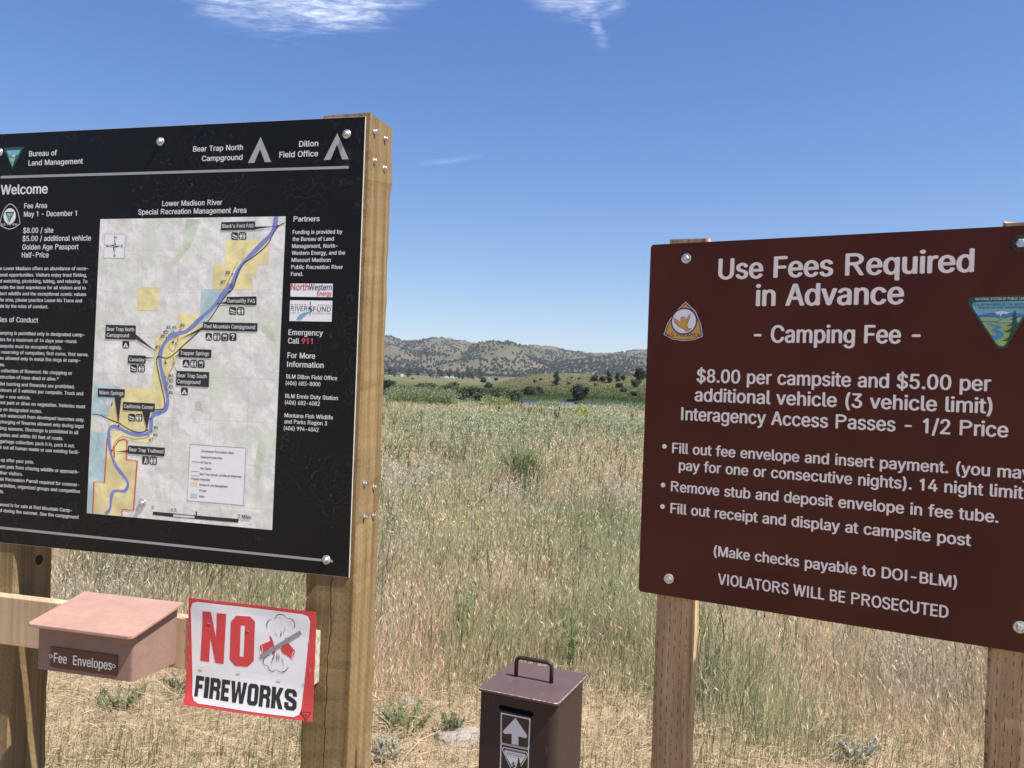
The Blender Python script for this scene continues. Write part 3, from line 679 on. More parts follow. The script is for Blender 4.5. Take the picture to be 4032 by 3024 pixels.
'teal':[[(-0.4745, -0.4606), (-0.4041, -0.4632), (-0.4526, -0.5477), (-0.4763, -0.5558)], [(-0.8186, -0.8752), (-0.7659, -0.8741), (-0.77, -1.0156), (-0.8034, -1.0174), (-0.8072, -1.1094), (-0.8255, -1.1092)], [(-0.8157, -0.7368), (-0.7275, -0.7398), (-0.7634, -0.8041), (-0.7646, -0.8257), (-0.8201, -0.822)]],
'green':[[(-0.8162, -0.5713), (-0.7833, -0.5738), (-0.7819, -0.6077), (-0.8151, -0.596)], [(-0.2943, -0.5452), (-0.2568, -0.5408), (-0.2427, -0.5818), (-0.2373, -0.6116), (-0.2632, -0.5897), (-0.2936, -0.564)], [(-0.487, -0.775), (-0.4653, -0.7703), (-0.4553, -0.8005), (-0.4817, -0.7978)], [(-0.5322, -0.2645), (-0.4853, -0.2651), (-0.5134, -0.3401), (-0.5587, -0.388), (-0.5745, -0.388), (-0.5374, -0.3296)], [(-0.2773, -0.8642), (-0.2557, -0.8819), (-0.2652, -0.9574), (-0.2804, -0.9959), (-0.2911, -0.9402)]],
'river':[(-0.2521, -0.2611), (-0.2541, -0.2851), (-0.2625, -0.305), (-0.2803, -0.3249), (-0.3092, -0.3514), (-0.3382, -0.3782), (-0.358, -0.4017), (-0.372, -0.4321), (-0.3842, -0.4592), (-0.3811, -0.4478), (-0.4119, -0.4823), (-0.4409, -0.515), (-0.4747, -0.5423), (-0.5, -0.5658), (-0.5215, -0.5797), (-0.5434, -0.5848), (-0.5653, -0.5941), (-0.5847, -0.61), (-0.5952, -0.6278), (-0.5998, -0.6473), (-0.5978, -0.6745), (-0.5899, -0.7014), (-0.5812, -0.7283), (-0.5742, -0.7552), (-0.5701, -0.7783), (-0.5769, -0.7999), (-0.5944, -0.8084), (-0.5919, -0.8084), (-0.6126, -0.8145), (-0.6219, -0.8285), (-0.6227, -0.8261), (-0.621, -0.8503), (-0.628, -0.8673), (-0.6489, -0.8744), (-0.6772, -0.8737), (-0.7024, -0.8694), (-0.7243, -0.8598), (-0.746, -0.8556), (-0.7584, -0.8614), (-0.7602, -0.8784), (-0.7576, -0.906), (-0.7499, -0.9363), (-0.7342, -0.9661), (-0.7117, -0.9892), (-0.6948, -1.0065), (-0.6906, -1.0215), (-0.7007, -1.0375), (-0.7203, -1.0381), (-0.7382, -1.0415), (-0.7447, -1.0588), (-0.7454, -1.0834), (-0.7503, -1.0961), (-0.7625, -1.1071)],
'road':[[(-0.2248, -0.2788), (-0.2447, -0.2885), (-0.2587, -0.3084), (-0.2708, -0.3316), (-0.2905, -0.3515), (-0.3233, -0.3749), (-0.3453, -0.3883), (-0.3632, -0.4152), (-0.3731, -0.4524), (-0.3876, -0.4694), (-0.3868, -0.4649), (-0.4155, -0.5014), (-0.4483, -0.5477), (-0.4818, -0.5808), (-0.5244, -0.6164), (-0.5587, -0.6462), (-0.5806, -0.6553), (-0.6077, -0.6514), (-0.609, -0.6748), (-0.5958, -0.7211), (-0.5828, -0.7633), (-0.5788, -0.7864), (-0.5836, -0.7983), (-0.6105, -0.8014)], [(-0.6336, -0.8585), (-0.6492, -0.8668), (-0.6812, -0.8654), (-0.7139, -0.8516), (-0.7285, -0.8447), (-0.7613, -0.8354), (-0.7908, -0.826), (-0.8186, -0.8232)]],
'trail':[[(-0.6294, -0.875), (-0.6345, -0.8813), (-0.6766, -0.888), (-0.7126, -0.8822), (-0.737, -0.8988), (-0.7469, -0.9208)], [(-0.3644, -0.3849), (-0.3821, -0.4186), (-0.3961, -0.4491), (-0.4215, -0.4832)], [(-0.5561, -0.5997), (-0.5431, -0.5917), (-0.5547, -0.6345), (-0.573, -0.6233), (-0.5539, -0.5997)], [(-0.5585, -0.6501), (-0.5531, -0.6732), (-0.5698, -0.7008), (-0.5744, -0.7513)]],
'redline':[[(-0.7651, -0.891), (-0.7689, -1.0168), (-0.8045, -1.0181), (-0.805, -1.1093)], [(-0.7387, -0.9449), (-0.7418, -0.9143), (-0.7264, -0.8951), (-0.7087, -0.8896), (-0.6978, -0.8937), (-0.6991, -0.9472), (-0.6624, -0.9491), (-0.6689, -1.0902), (-0.7067, -1.0905), (-0.7066, -1.1082)]],
'boxes':[[(-0.4193, -0.2746), (-0.3149, -0.2736), (-0.3147, -0.2971), (-0.4195, -0.2973)], [(-0.3943, -0.4814), (-0.3021, -0.479), (-0.3015, -0.5031), (-0.3948, -0.5019)], [(-0.4655, -0.5518), (-0.2958, -0.552), (-0.2961, -0.5753), (-0.4655, -0.5748)], [(-0.539, -0.6276), (-0.4359, -0.6277), (-0.4362, -0.6514), (-0.5389, -0.6515)], [(-0.5444, -0.6899), (-0.4403, -0.6901), (-0.4403, -0.7318), (-0.5445, -0.7309)], [(-0.7837, -0.5646), (-0.6827, -0.5653), (-0.6824, -0.6061), (-0.7834, -0.6052)], [(-0.7045, -0.65), (-0.6469, -0.65), (-0.647, -0.6737), (-0.7046, -0.6733)], [(-0.8021, -0.7477), (-0.7118, -0.7478), (-0.7122, -0.7717), (-0.8022, -0.7718)], [(-0.716, -0.7838), (-0.6107, -0.7841), (-0.6108, -0.8077), (-0.7161, -0.8077)], [(-0.694, -0.9069), (-0.5735, -0.9071), (-0.5739, -0.9316), (-0.6945, -0.9301)]],
'leaders':[[(-0.3155, -0.2884), (-0.2466, -0.2878), (-0.3152, -0.2954)], [(-0.3947, -0.4935), (-0.4207, -0.5003), (-0.394, -0.5004)], [(-0.4654, -0.5652), (-0.5427, -0.6033), (-0.4651, -0.5729)], [(-0.5384, -0.6418), (-0.5549, -0.6523), (-0.5382, -0.6465)], [(-0.5452, -0.6915), (-0.5529, -0.677), (-0.5426, -0.6914)], [(-0.6824, -0.5903), (-0.6829, -0.6025), (-0.6094, -0.6403)], [(-0.6471, -0.654), (-0.6469, -0.6588), (-0.6112, -0.656)], [(-0.7449, -0.7717), (-0.7226, -0.7718), (-0.7291, -0.8487)], [(-0.6524, -0.8074), (-0.6245, -0.8074), (-0.6336, -0.8594)], [(-0.6945, -0.921), (-0.6939, -0.9264), (-0.7387, -0.9274)]],
'maptext':[("Black's Ford FAS", '', 'L', -0.4152, -0.2906, 0.096, 0.0102), ('Damselfly FAS', '', 'L', -0.3907, -0.4968, 0.0847, 0.0103), ('Red Mountain Campground', '', 'L', -0.4614, -0.5684, 0.1587, 0.0107), ('Trapper Springs', '', 'L', -0.5347, -0.6446, 0.0917, 0.0108), ('Bear Trap South', '', 'L', -0.5401, -0.7076, 0.0927, 0.0108), ('Campground', '', 'L', -0.5407, -0.7247, 0.0735, 0.0108), ('Bear Trap North', '', 'L', -0.779, -0.5821, 0.0916, 0.0105), ('Campground', '', 'L', -0.779, -0.5993, 0.0745, 0.0105), ('Canaday', '', 'L', -0.7002, -0.6671, 0.0497, 0.0104), ('Warm Springs', '', 'L', -0.7973, -0.7651, 0.0816, 0.0105), ('California Corner', '', 'L', -0.7121, -0.8007, 0.0975, 0.0104), ('Bear Trap Trailhead', '', 'L', -0.6894, -0.9231, 0.1117, 0.0104)],
'mapnum':[('#8', '', 'L', -0.4004, -0.4187, 0.0145, 0.0093), ('#7', '', 'L', -0.4146, -0.4448, 0.0146, 0.0093), ('#6', '', 'L', -0.538, -0.5664, 0.0142, 0.0089), ('#4 #5', '', 'L', -0.5826, -0.5736, 0.0321, 0.0089), ('#3', '', 'L', -0.5924, -0.5868, 0.0143, 0.0089), ('#2', '', 'L', -0.6009, -0.5986, 0.0143, 0.009), ('#1', '', 'L', -0.6167, -0.6289, 0.0144, 0.009), ('#1', '', 'L', -0.5694, -0.7087, 0.0143, 0.0089), ('#2', '', 'L', -0.5689, -0.7226, 0.0142, 0.0089), ('#3', '', 'L', -0.569, -0.74, 0.0142, 0.0089), ('#4', '', 'L', -0.5683, -0.7571, 0.0142, 0.0089), ('#5', '', 'L', -0.6123, -0.8565, 0.014, 0.0087), ('#6', '', 'L', -0.6128, -0.8765, 0.014, 0.0087), ('#7', '', 'L', -0.6262, -0.8923, 0.014, 0.0087), ('0', '', 'L', -0.6092, -1.082, 0.0066, 0.0085), ('0.5', '', 'L', -0.5467, -1.0837, 0.0169, 0.0084), ('1', '', 'L', -0.4703, -1.0893, 0.0073, 0.0103), ('2 Miles', '', 'L', -0.3341, -1.0869, 0.0398, 0.0101)],
'legend':[(-0.4931, -0.8936), (-0.3183, -0.8946), (-0.3204, -1.0514), (-0.4963, -1.0507)],
'legtext':[('Developed Recreation Sites', '', 'L', -0.4564, -0.9126, 0.1019, 0.0057), ('Dispersed Camp Sites', '', 'L', -0.4571, -0.9289, 0.0667, 0.0057), ('MT Hwy 84', '', 'L', -0.4577, -0.9442, 0.0344, 0.0057), ('Fee Station', '', 'L', -0.4575, -0.9604, 0.0348, 0.0057), ('Bear Trap Canyon, Lee Metcalf Wilderness', '', 'L', -0.4577, -0.9762, 0.1292, 0.0057), ('Property Ownership', '', 'L', -0.4856, -0.9912, 0.0598, 0.0057), ('Bureau of Land Management', '', 'L', -0.4583, -1.0059, 0.0879, 0.0057), ('Private', '', 'L', -0.4585, -1.0223, 0.0214, 0.0057), ('State', '', 'L', -0.4587, -1.0382, 0.0161, 0.0057)],
'leg_red':[(-0.4861, -0.9678), (-0.4612, -0.9671), (-0.4607, -0.9797), (-0.4856, -0.9805)],
'leg_yel':[(-0.4862, -0.9978), (-0.4639, -0.9971), (-0.4634, -1.0086), (-0.4857, -1.0093)],
'leg_teal':[(-0.4862, -1.0297), (-0.4639, -1.0293), (-0.4634, -1.0415), (-0.4857, -1.0423)],
'leg_line':[(-0.4846, -0.9412), (-0.4614, -0.9414)],
'scalebar':[[(-0.6047, -1.089), (-0.5385, -1.0894), (-0.5396, -1.0999), (-0.6059, -1.0983)], [(-0.4703, -1.0896), (-0.3326, -1.0896), (-0.3336, -1.0998), (-0.4714, -1.1)], [(-0.5385, -1.0894), (-0.4703, -1.0896), (-0.4703, -1.0915), (-0.5385, -1.0914)], [(-0.5397, -1.0983), (-0.47, -1.0981), (-0.4699, -1.0999), (-0.5396, -1.0999)]],
'compass':[(-0.7982, -0.3042), (-0.7296, -0.3048), (-0.73, -0.3735), (-0.7994, -0.3726)],
'comptext':[('N', '', 'L', -0.7665, -0.3175, 0.0078, 0.0077), ('S', '', 'L', -0.7664, -0.3692, 0.0066, 0.0077), ('W', '', 'L', -0.7941, -0.342, 0.0108, 0.0085), ('E', '', 'L', -0.7412, -0.3426, 0.0062, 0.0084)],
'icons':[('boat', [(-0.3875, -0.3027), (-0.3658, -0.3036), (-0.365, -0.3245), (-0.3867, -0.3237)]), ('wc', [(-0.364, -0.3023), (-0.3412, -0.3032), (-0.3404, -0.3244), (-0.3631, -0.3235)]), ('boat', [(-0.3863, -0.5087), (-0.3632, -0.5091), (-0.3623, -0.5304), (-0.3855, -0.5299)]), ('wc', [(-0.3611, -0.5084), (-0.3381, -0.5088), (-0.3372, -0.5308), (-0.3602, -0.5303)]), ('tent', [(-0.4569, -0.5815), (-0.4364, -0.5819), (-0.4356, -0.6029), (-0.456, -0.6026)]), ('wc', [(-0.4326, -0.581), (-0.4096, -0.5813), (-0.4088, -0.603), (-0.4317, -0.6028)]), ('cup', [(-0.4075, -0.5813), (-0.3851, -0.5816), (-0.3842, -0.6033), (-0.4066, -0.603)]), ('ask', [(-0.383, -0.5808), (-0.3603, -0.5811), (-0.3594, -0.6019), (-0.3821, -0.6017)]), ('tent', [(-0.5267, -0.6577), (-0.5046, -0.6579), (-0.5037, -0.6794), (-0.5258, -0.6793)]), ('wc', [(-0.5024, -0.6571), (-0.4805, -0.6572), (-0.4795, -0.6795), (-0.5015, -0.6794)]), ('cup', [(-0.4787, -0.6576), (-0.4564, -0.6577), (-0.4555, -0.6799), (-0.4778, -0.6798)]), ('tent', [(-0.5292, -0.7362), (-0.5067, -0.7361), (-0.5058, -0.7573), (-0.5283, -0.7573)]), ('tent', [(-0.7266, -0.6095), (-0.7033, -0.6096), (-0.7024, -0.6313), (-0.7257, -0.6313)]), ('boat', [(-0.6973, -0.6761), (-0.6745, -0.6761), (-0.6736, -0.6989), (-0.6963, -0.699)]), ('wc', [(-0.6717, -0.6757), (-0.649, -0.6756), (-0.6481, -0.6978), (-0.6708, -0.6979)]), ('boat', [(-0.8013, -0.7752), (-0.7784, -0.7749), (-0.7774, -0.7977), (-0.8003, -0.798)]), ('wc', [(-0.7762, -0.7754), (-0.7527, -0.7751), (-0.7517, -0.7975), (-0.7753, -0.7979)]), ('boat', [(-0.6982, -0.8167), (-0.6754, -0.8163), (-0.6745, -0.8385), (-0.6972, -0.8389)]), ('wc', [(-0.674, -0.8159), (-0.6517, -0.8156), (-0.6507, -0.8377), (-0.6731, -0.8381)]), ('hike', [(-0.6471, -0.9345), (-0.6245, -0.9338), (-0.6235, -0.9574), (-0.6461, -0.9581)]), ('wc', [(-0.622, -0.934), (-0.5989, -0.9333), (-0.5979, -0.9571), (-0.621, -0.9579)])],
'dots':[(-0.3783, -0.418), (-0.3921, -0.4437), (-0.5376, -0.5746), (-0.56, -0.5812), (-0.567, -0.5856), (-0.5735, -0.59), (-0.5808, -0.5975), (-0.6003, -0.6337), (-0.5806, -0.7089), (-0.5778, -0.722), (-0.5774, -0.7321), (-0.5753, -0.7394), (-0.6185, -0.8587), (-0.6183, -0.8647), (-0.6284, -0.8749)],
'reddots':[(-0.2466, -0.2868), (-0.4207, -0.5003), (-0.5588, -0.6102), (-0.6076, -0.6537), (-0.5809, -0.6693), (-0.7282, -0.8526), (-0.6336, -0.8606), (-0.7475, -0.9245)],
'stamps':[(-0.6036, -0.642), (-0.5511, -0.6143), (-0.5825, -0.6632), (-0.5568, -0.6702)],
'brown1':[('Use Fees Required', '', 'L', 0.1813, -0.0963, 0.5661, 0.0509), ('in Advance', '', 'L', 0.2766, -0.1651, 0.3331, 0.0516), ('- Camping Fee -', '', 'L', 0.2757, -0.2553, 0.371, 0.0415)],
'brown2':[('$8.00 per campsite and $5.00 per', '', 'L', 0.1356, -0.358, 0.6522, 0.0332), ('additional vehicle (3 vehicle limit)', '', 'L', 0.132, -0.4066, 0.6599, 0.0332), ('Interagency Access Passes - 1/2 Price', '', 'L', 0.0984, -0.4567, 0.7249, 0.0326)],
'brown3':[('Fill out fee envelope and insert payment. (you may', 'Fill out fee envelope and insert payment. (you ma', 'L', 0.0778, -0.5432, 0.7715, 0.0261), ('pay for one or consecutive nights). 14 night limit.', 'pay for one or consecutive nights). 14 night limi', 'L', 0.0971, -0.5862, 0.746, 0.0264), ('Remove stub and deposit envelope in fee tube.', '', 'L', 0.0782, -0.6425, 0.7326, 0.0261), ('Fill out receipt and display at campsite post', '', 'L', 0.0788, -0.699, 0.6817, 0.026)],
'brown4':[('(Make checks payable to DOI-BLM)', '', 'L', 0.1955, -0.7943, 0.5408, 0.0253), ('VIOLATORS WILL BE PROSECUTED', '', 'L', 0.2085, -0.864, 0.5133, 0.0269)],
'bullets':[(0.0569, -0.5279), (0.0568, -0.6287), (0.0576, -0.6846)],
'bbolts':[(0.0974, -0.0404), (0.8334, -0.0387), (0.0816, -0.8691), (0.8572, -0.8601)],
'fee2':[(0.0996, -0.1519), (0.0702, -0.1804), (0.0525, -0.2088), (0.0442, -0.2373), (0.0687, -0.2489), (0.098, -0.2534), (0.1267, -0.2499), (0.1478, -0.2408), (0.1421, -0.2104), (0.1266, -0.1771)],
'fee2c':[(0.0972, -0.2025), (0.1307, -0.2027), (0.096, -0.1704)],
'bird':[(0.0688, -0.192), (0.0748, -0.1972), (0.0884, -0.205), (0.0892, -0.1927), (0.0944, -0.1909), (0.0998, -0.1928), (0.0974, -0.2012), (0.1038, -0.1961), (0.1151, -0.1821), (0.1104, -0.1974), (0.1057, -0.2128), (0.1086, -0.2205), (0.1178, -0.221), (0.1128, -0.2269), (0.1029, -0.2295), (0.1009, -0.2243), (0.0834, -0.2153), (0.0724, -0.205)],
'fee2t':[('U.S. FEE AREA', '', 'L', 0.0519, -0.2416, 0.0887, 0.0083)],
'dec':{'outer': [(0.7521, -0.1516), (0.8473, -0.1501), (0.8582, -0.1511), (0.8624, -0.1576), (0.8609, -0.1669), (0.8148, -0.2592), (0.8098, -0.264), (0.8008, -0.2641), (0.7948, -0.2603), (0.7408, -0.1721), (0.7388, -0.165), (0.7399, -0.1562), (0.7444, -0.1526)], 'inner': [(0.7517, -0.1635), (0.8535, -0.1621), (0.8558, -0.1652), (0.8545, -0.1702), (0.8124, -0.2549), (0.8081, -0.2597), (0.8007, -0.2594), (0.7953, -0.2551), (0.7483, -0.1774), (0.7465, -0.1704), (0.7479, -0.1652)], 'sky': [(0.7517, -0.1635), (0.8535, -0.1621), (0.8558, -0.1652), (0.8545, -0.1702), (0.8429, -0.194), (0.7579, -0.1933), (0.7483, -0.1774), (0.7465, -0.1704), (0.7479, -0.1652)], 'mtn': [(0.7575, -0.1929), (0.7685, -0.1908), (0.7798, -0.1883), (0.7895, -0.1866), (0.8028, -0.1843), (0.8207, -0.1869), (0.8296, -0.1887), (0.8435, -0.1914), (0.8426, -0.1974), (0.7604, -0.1977)], 'snow': [(0.7887, -0.1875), (0.7969, -0.1845), (0.8051, -0.184), (0.8133, -0.1853), (0.8203, -0.1878), (0.8134, -0.1886), (0.8131, -0.1916), (0.806, -0.1889), (0.803, -0.1911), (0.8006, -0.1952), (0.7985, -0.1902), (0.7934, -0.1912), (0.7925, -0.1884)], 'hill1': [(0.7604, -0.1977), (0.7671, -0.1956), (0.7762, -0.195), (0.7875, -0.196), (0.7958, -0.1984), (0.8026, -0.2019), (0.7938, -0.2066), (0.766, -0.2066)], 'hill2': [(0.7917, -0.2096), (0.7975, -0.2049), (0.8063, -0.1997), (0.8166, -0.1965), (0.8254, -0.1956), (0.8356, -0.1961), (0.8419, -0.1974), (0.8353, -0.2098)], 'river': [(0.7864, -0.2083), (0.7782, -0.2096), (0.7749, -0.213), (0.7813, -0.2148), (0.7912, -0.2178), (0.792, -0.2204), (0.7854, -0.2243), (0.7847, -0.2278), (0.7908, -0.23), (0.7962, -0.2334), (0.794, -0.236), (0.785, -0.2374), (0.7917, -0.2477), (0.8024, -0.2438), (0.8082, -0.236), (0.8072, -0.2308), (0.8027, -0.2282), (0.7952, -0.2261), (0.7966, -0.2235), (0.8032, -0.2205), (0.8016, -0.2161), (0.7918, -0.2135), (0.782, -0.2117)], 'tree': [(0.8269, -0.1819), (0.8291, -0.187), (0.8286, -0.1922), (0.8302, -0.196), (0.8343, -0.1995), (0.8303, -0.1995), (0.8312, -0.2059), (0.8332, -0.2111), (0.8369, -0.2121), (0.8322, -0.2136), (0.8312, -0.2171), (0.8335, -0.2205), (0.8356, -0.2196), (0.814, -0.2566), (0.8132, -0.2541), (0.8159, -0.2476), (0.8108, -0.2493), (0.8041, -0.2481), (0.8107, -0.2459), (0.8179, -0.2394), (0.8201, -0.2291), (0.8132, -0.2299), (0.8071, -0.2269), (0.8145, -0.2265), (0.8217, -0.2205), (0.823, -0.2149), (0.8172, -0.217), (0.8116, -0.2166), (0.8186, -0.2136), (0.8225, -0.2102), (0.8237, -0.2024), (0.8168, -0.2033), (0.8226, -0.1998), (0.8246, -0.1947), (0.822, -0.1934), (0.8252, -0.1904), (0.8243, -0.1861)]},
'dect1':[('NATIONAL SYSTEM OF PUBLIC LANDS', '', 'L', 0.7523, -0.1596, 0.0989, 0.0053)],
'dect2':[('U.S. DEPARTMENT OF THE INTERIOR', '', 'L', 0.7503, -0.172, 0.1021, 0.0051), ('BUREAU OF LAND MANAGEMENT', '', 'L', 0.759, -0.1783, 0.0877, 0.0045)],
}
E={
'sheet':[(-0.4552, -1.3086), (-0.0716, -1.308), (-0.0693, -1.5962), (-0.4518, -1.6023)],
'white':[(-0.4261, -1.3168), (-0.1095, -1.3179), (-0.0947, -1.322), (-0.0879, -1.3362), (-0.1051, -1.5672), (-0.11, -1.5828), (-0.1244, -1.5897), (-0.4109, -1.5908), (-0.4249, -1.585), (-0.4322, -1.5705), (-0.4481, -1.3379), (-0.4424, -1.3225)],
'N':[(-0.4094, -1.3409), (-0.3841, -1.3403), (-0.3669, -1.41), (-0.3658, -1.3415), (-0.3376, -1.341), (-0.3406, -1.477), (-0.3661, -1.477), (-0.384, -1.4102), (-0.3851, -1.4765), (-0.4125, -1.4762)],
'O':[[(-0.308, -1.3431), (-0.2669, -1.3409), (-0.2505, -1.3533), (-0.2501, -1.4586), (-0.2683, -1.4763), (-0.3052, -1.4779), (-0.323, -1.463), (-0.3233, -1.361)], [(-0.2925, -1.3672), (-0.2799, -1.3673), (-0.2807, -1.4507), (-0.2929, -1.4511)]],
'fwbox':[(-0.4237, -1.5178), (-0.1198, -1.5192), (-0.1177, -1.5738), (-0.4254, -1.5741)],
'red':[[(-0.2352, -1.4157), (-0.2025, -1.3986), (-0.2064, -1.384), (-0.1979, -1.3921), (-0.1908, -1.4107), (-0.2017, -1.417), (-0.2142, -1.4319), (-0.2247, -1.4341), (-0.2333, -1.4256)], [(-0.1719, -1.417), (-0.1615, -1.3991), (-0.1524, -1.3964), (-0.1286, -1.4187), (-0.1377, -1.4404), (-0.1509, -1.433), (-0.1659, -1.4273)], [(-0.1975, -1.43), (-0.1866, -1.422), (-0.1881, -1.4306), (-0.1954, -1.4354)]],
'ends':[(-0.2296, -1.4225), (-0.1333, -1.4299)],
'bar':[(-0.1169, -1.3619), (-0.1117, -1.3719), (-0.2285, -1.451), (-0.2334, -1.4408)],
'arcs':[[(-0.2138, -1.368), (-0.215, -1.3563), (-0.212, -1.3476), (-0.201, -1.3414)], [(-0.1925, -1.3398), (-0.1866, -1.3298), (-0.1756, -1.3253), (-0.1644, -1.3269), (-0.1567, -1.3341)], [(-0.1563, -1.3347), (-0.1456, -1.3333), (-0.137, -1.338), (-0.1325, -1.3476), (-0.1335, -1.3593)], [(-0.2027, -1.4396), (-0.2094, -1.4391), (-0.2174, -1.4457), (-0.2216, -1.4553), (-0.2186, -1.4643), (-0.2061, -1.4669)], [(-0.2069, -1.4663), (-0.2031, -1.4759), (-0.1936, -1.4792), (-0.1827, -1.4735)], [(-0.1827, -1.4728), (-0.1713, -1.4782), (-0.1585, -1.4749), (-0.1502, -1.4679), (-0.1468, -1.4609)]],
'rays_r':[[(-0.1978, -1.3572), (-0.1882, -1.382), (-0.1927, -1.3707)], [(-0.1607, -1.3532), (-0.1655, -1.3818), (-0.1617, -1.3674)], [(-0.1779, -1.4254), (-0.1759, -1.4559), (-0.1744, -1.439)], [(-0.1694, -1.4344), (-0.1607, -1.4649), (-0.1636, -1.4478)]],
'rays_k':[[(-0.1924, -1.3707), (-0.1823, -1.389), (-0.1857, -1.38)], [(-0.172, -1.3685), (-0.1742, -1.3881), (-0.1701, -1.3783)], [(-0.1876, -1.4255), (-0.1999, -1.4628), (-0.1906, -1.4443)], [(-0.1831, -1.4266), (-0.1826, -1.4561), (-0.1803, -1.4397)]],
'pdecal':[(-0.1066, -1.5747), (-0.0764, -1.572), (-0.0886, -1.5949)],
'staples':[(-0.3886, -1.372), (-0.2707, -1.3791), (-0.4071, -1.4941), (-0.292, -1.4916), (-0.1713, -1.4982), (-0.453, -1.3798), (-0.4509, -1.4331), (-0.4529, -1.4885), (-0.0881, -1.3876), (-0.083, -1.4622), (-0.0984, -1.4966), (-0.1501, -1.3795)],
'plq':[(-0.742, -1.4236), (-0.5373, -1.4241), (-0.5389, -1.4753), (-0.7427, -1.4809)],
'plqtext':[('Fee  Envelopes', '', 'L', -0.7308, -1.4628, 0.1792, 0.0243)],
'plqscrew':[(-0.7397, -1.4485), (-0.5464, -1.4517)],
'slot':[(0.0656, -0.0353), (0.1521, -0.036), (0.1573, -0.0397), (0.1552, -0.0491), (0.1502, -0.051), (0.0636, -0.0493), (0.0589, -0.0454), (0.0605, -0.0379)],
'st1':[(0.0656, -0.0554), (0.1495, -0.0549), (0.1488, -0.1332), (0.0677, -0.1348)],
'st1i':[(0.071, -0.0586), (0.1433, -0.0584), (0.146, -0.0612), (0.1451, -0.1298), (0.1426, -0.1317), (0.0734, -0.1327), (0.0712, -0.1303), (0.069, -0.0602)],
'arrow':[(0.1075, -0.0611), (0.1408, -0.0983), (0.142, -0.1028), (0.1383, -0.1076), (0.1178, -0.1065), (0.1187, -0.1296), (0.0994, -0.1305), (0.0988, -0.1044), (0.079, -0.1079), (0.0744, -0.1057), (0.0748, -0.1009)],
'st2':[(0.0678, -0.1358), (0.1483, -0.1343), (0.1497, -0.2226), (0.0687, -0.2265)],
'st2i':[(0.0715, -0.1374), (0.1458, -0.1362), (0.147, -0.2196), (0.0723, -0.2233)],
'tri1':[(0.0777, -0.1421), (0.1409, -0.1415), (0.1457, -0.1457), (0.1444, -0.153), (0.1164, -0.204), (0.1101, -0.2066), (0.1048, -0.2042), (0.0742, -0.1524), (0.0734, -0.1466)],
'tri2':[(0.0791, -0.1442), (0.1397, -0.1436), (0.1437, -0.1466), (0.1424, -0.153), (0.1156, -0.2013), (0.1107, -0.2033), (0.1063, -0.2015), (0.0762, -0.1512), (0.0761, -0.1472)],
'tri3':[(0.0819, -0.1496), (0.1374, -0.1488), (0.1401, -0.1516), (0.1384, -0.1562), (0.1143, -0.1961), (0.1111, -0.198), (0.1079, -0.1964), (0.0795, -0.1553), (0.0794, -0.1515)],
'tt':[('NATIONAL SYSTEM OF PUBLIC LANDS', '', 'L', 0.0824, -0.1471, 0.0542, 0.0021)],
'tt2':[('U.S. DEPARTMENT OF THE INTERIOR', '', 'L', 0.0816, -0.1544, 0.0563, 0.0026), ('BUREAU OF LAND MANAGEMENT', '', 'L', 0.0862, -0.1583, 0.0465, 0.0026)],
'triver':[(0.0959, -0.1752), (0.1063, -0.1749), (0.1013, -0.1812), (0.1079, -0.1845), (0.0991, -0.1911), (0.1098, -0.1983), (0.1044, -0.1924), (0.1144, -0.1836), (0.107, -0.1804), (0.1101, -0.1745)],
'ttree':[(0.1212, -0.1598), (0.1246, -0.169), (0.1228, -0.1699), (0.1275, -0.1767), (0.1244, -0.1781), (0.1311, -0.1854), (0.1173, -0.1919), (0.1132, -0.1881), (0.1189, -0.1821), (0.1155, -0.1809), (0.1196, -0.1737), (0.1178, -0.1729)],
'sidebolts':[(0.0163, -0.0343), (0.0866, -0.0324), (0.0207, -0.1105), (0.087, -0.1127), (0.0318, -0.9726), (0.0951, -0.9896), (0.0409, -1.0642), (0.0994, -1.0689)],
}
# ================================================================== LETTERING
GLYPH = {}
try:
    FONT = bpy.data.fonts.load(bpy.utils.system_resource('DATAFILES') + '/fonts/Inter.woff2')     # the plain sans that ships inside Blender
    if FONT.name.startswith('Bfont'): FONT = None
except Exception:
    FONT = None
def _font_mesh(s, off):
    c = bpy.data.curves.new('glyph', 'FONT'); c.body = s
    if FONT is not None: c.font = FONT
    c.offset = off; c.resolution_u = 3
    o = bpy.data.objects.new('glyph', c); COL.objects.link(o)
    bpy.context.view_layer.update()
    me = bpy.data.meshes.new_from_object(o.evaluated_get(bpy.context.evaluated_depsgraph_get()))
    bpy.data.objects.remove(o); bpy.data.curves.remove(c)
    v = np.array([q.co[:2] for q in me.vertices]) if len(me.vertices) else np.zeros((0, 2))
    f = [tuple(p.vertices) for p in me.polygons]
    bpy.data.meshes.remove(me)
    return v, f
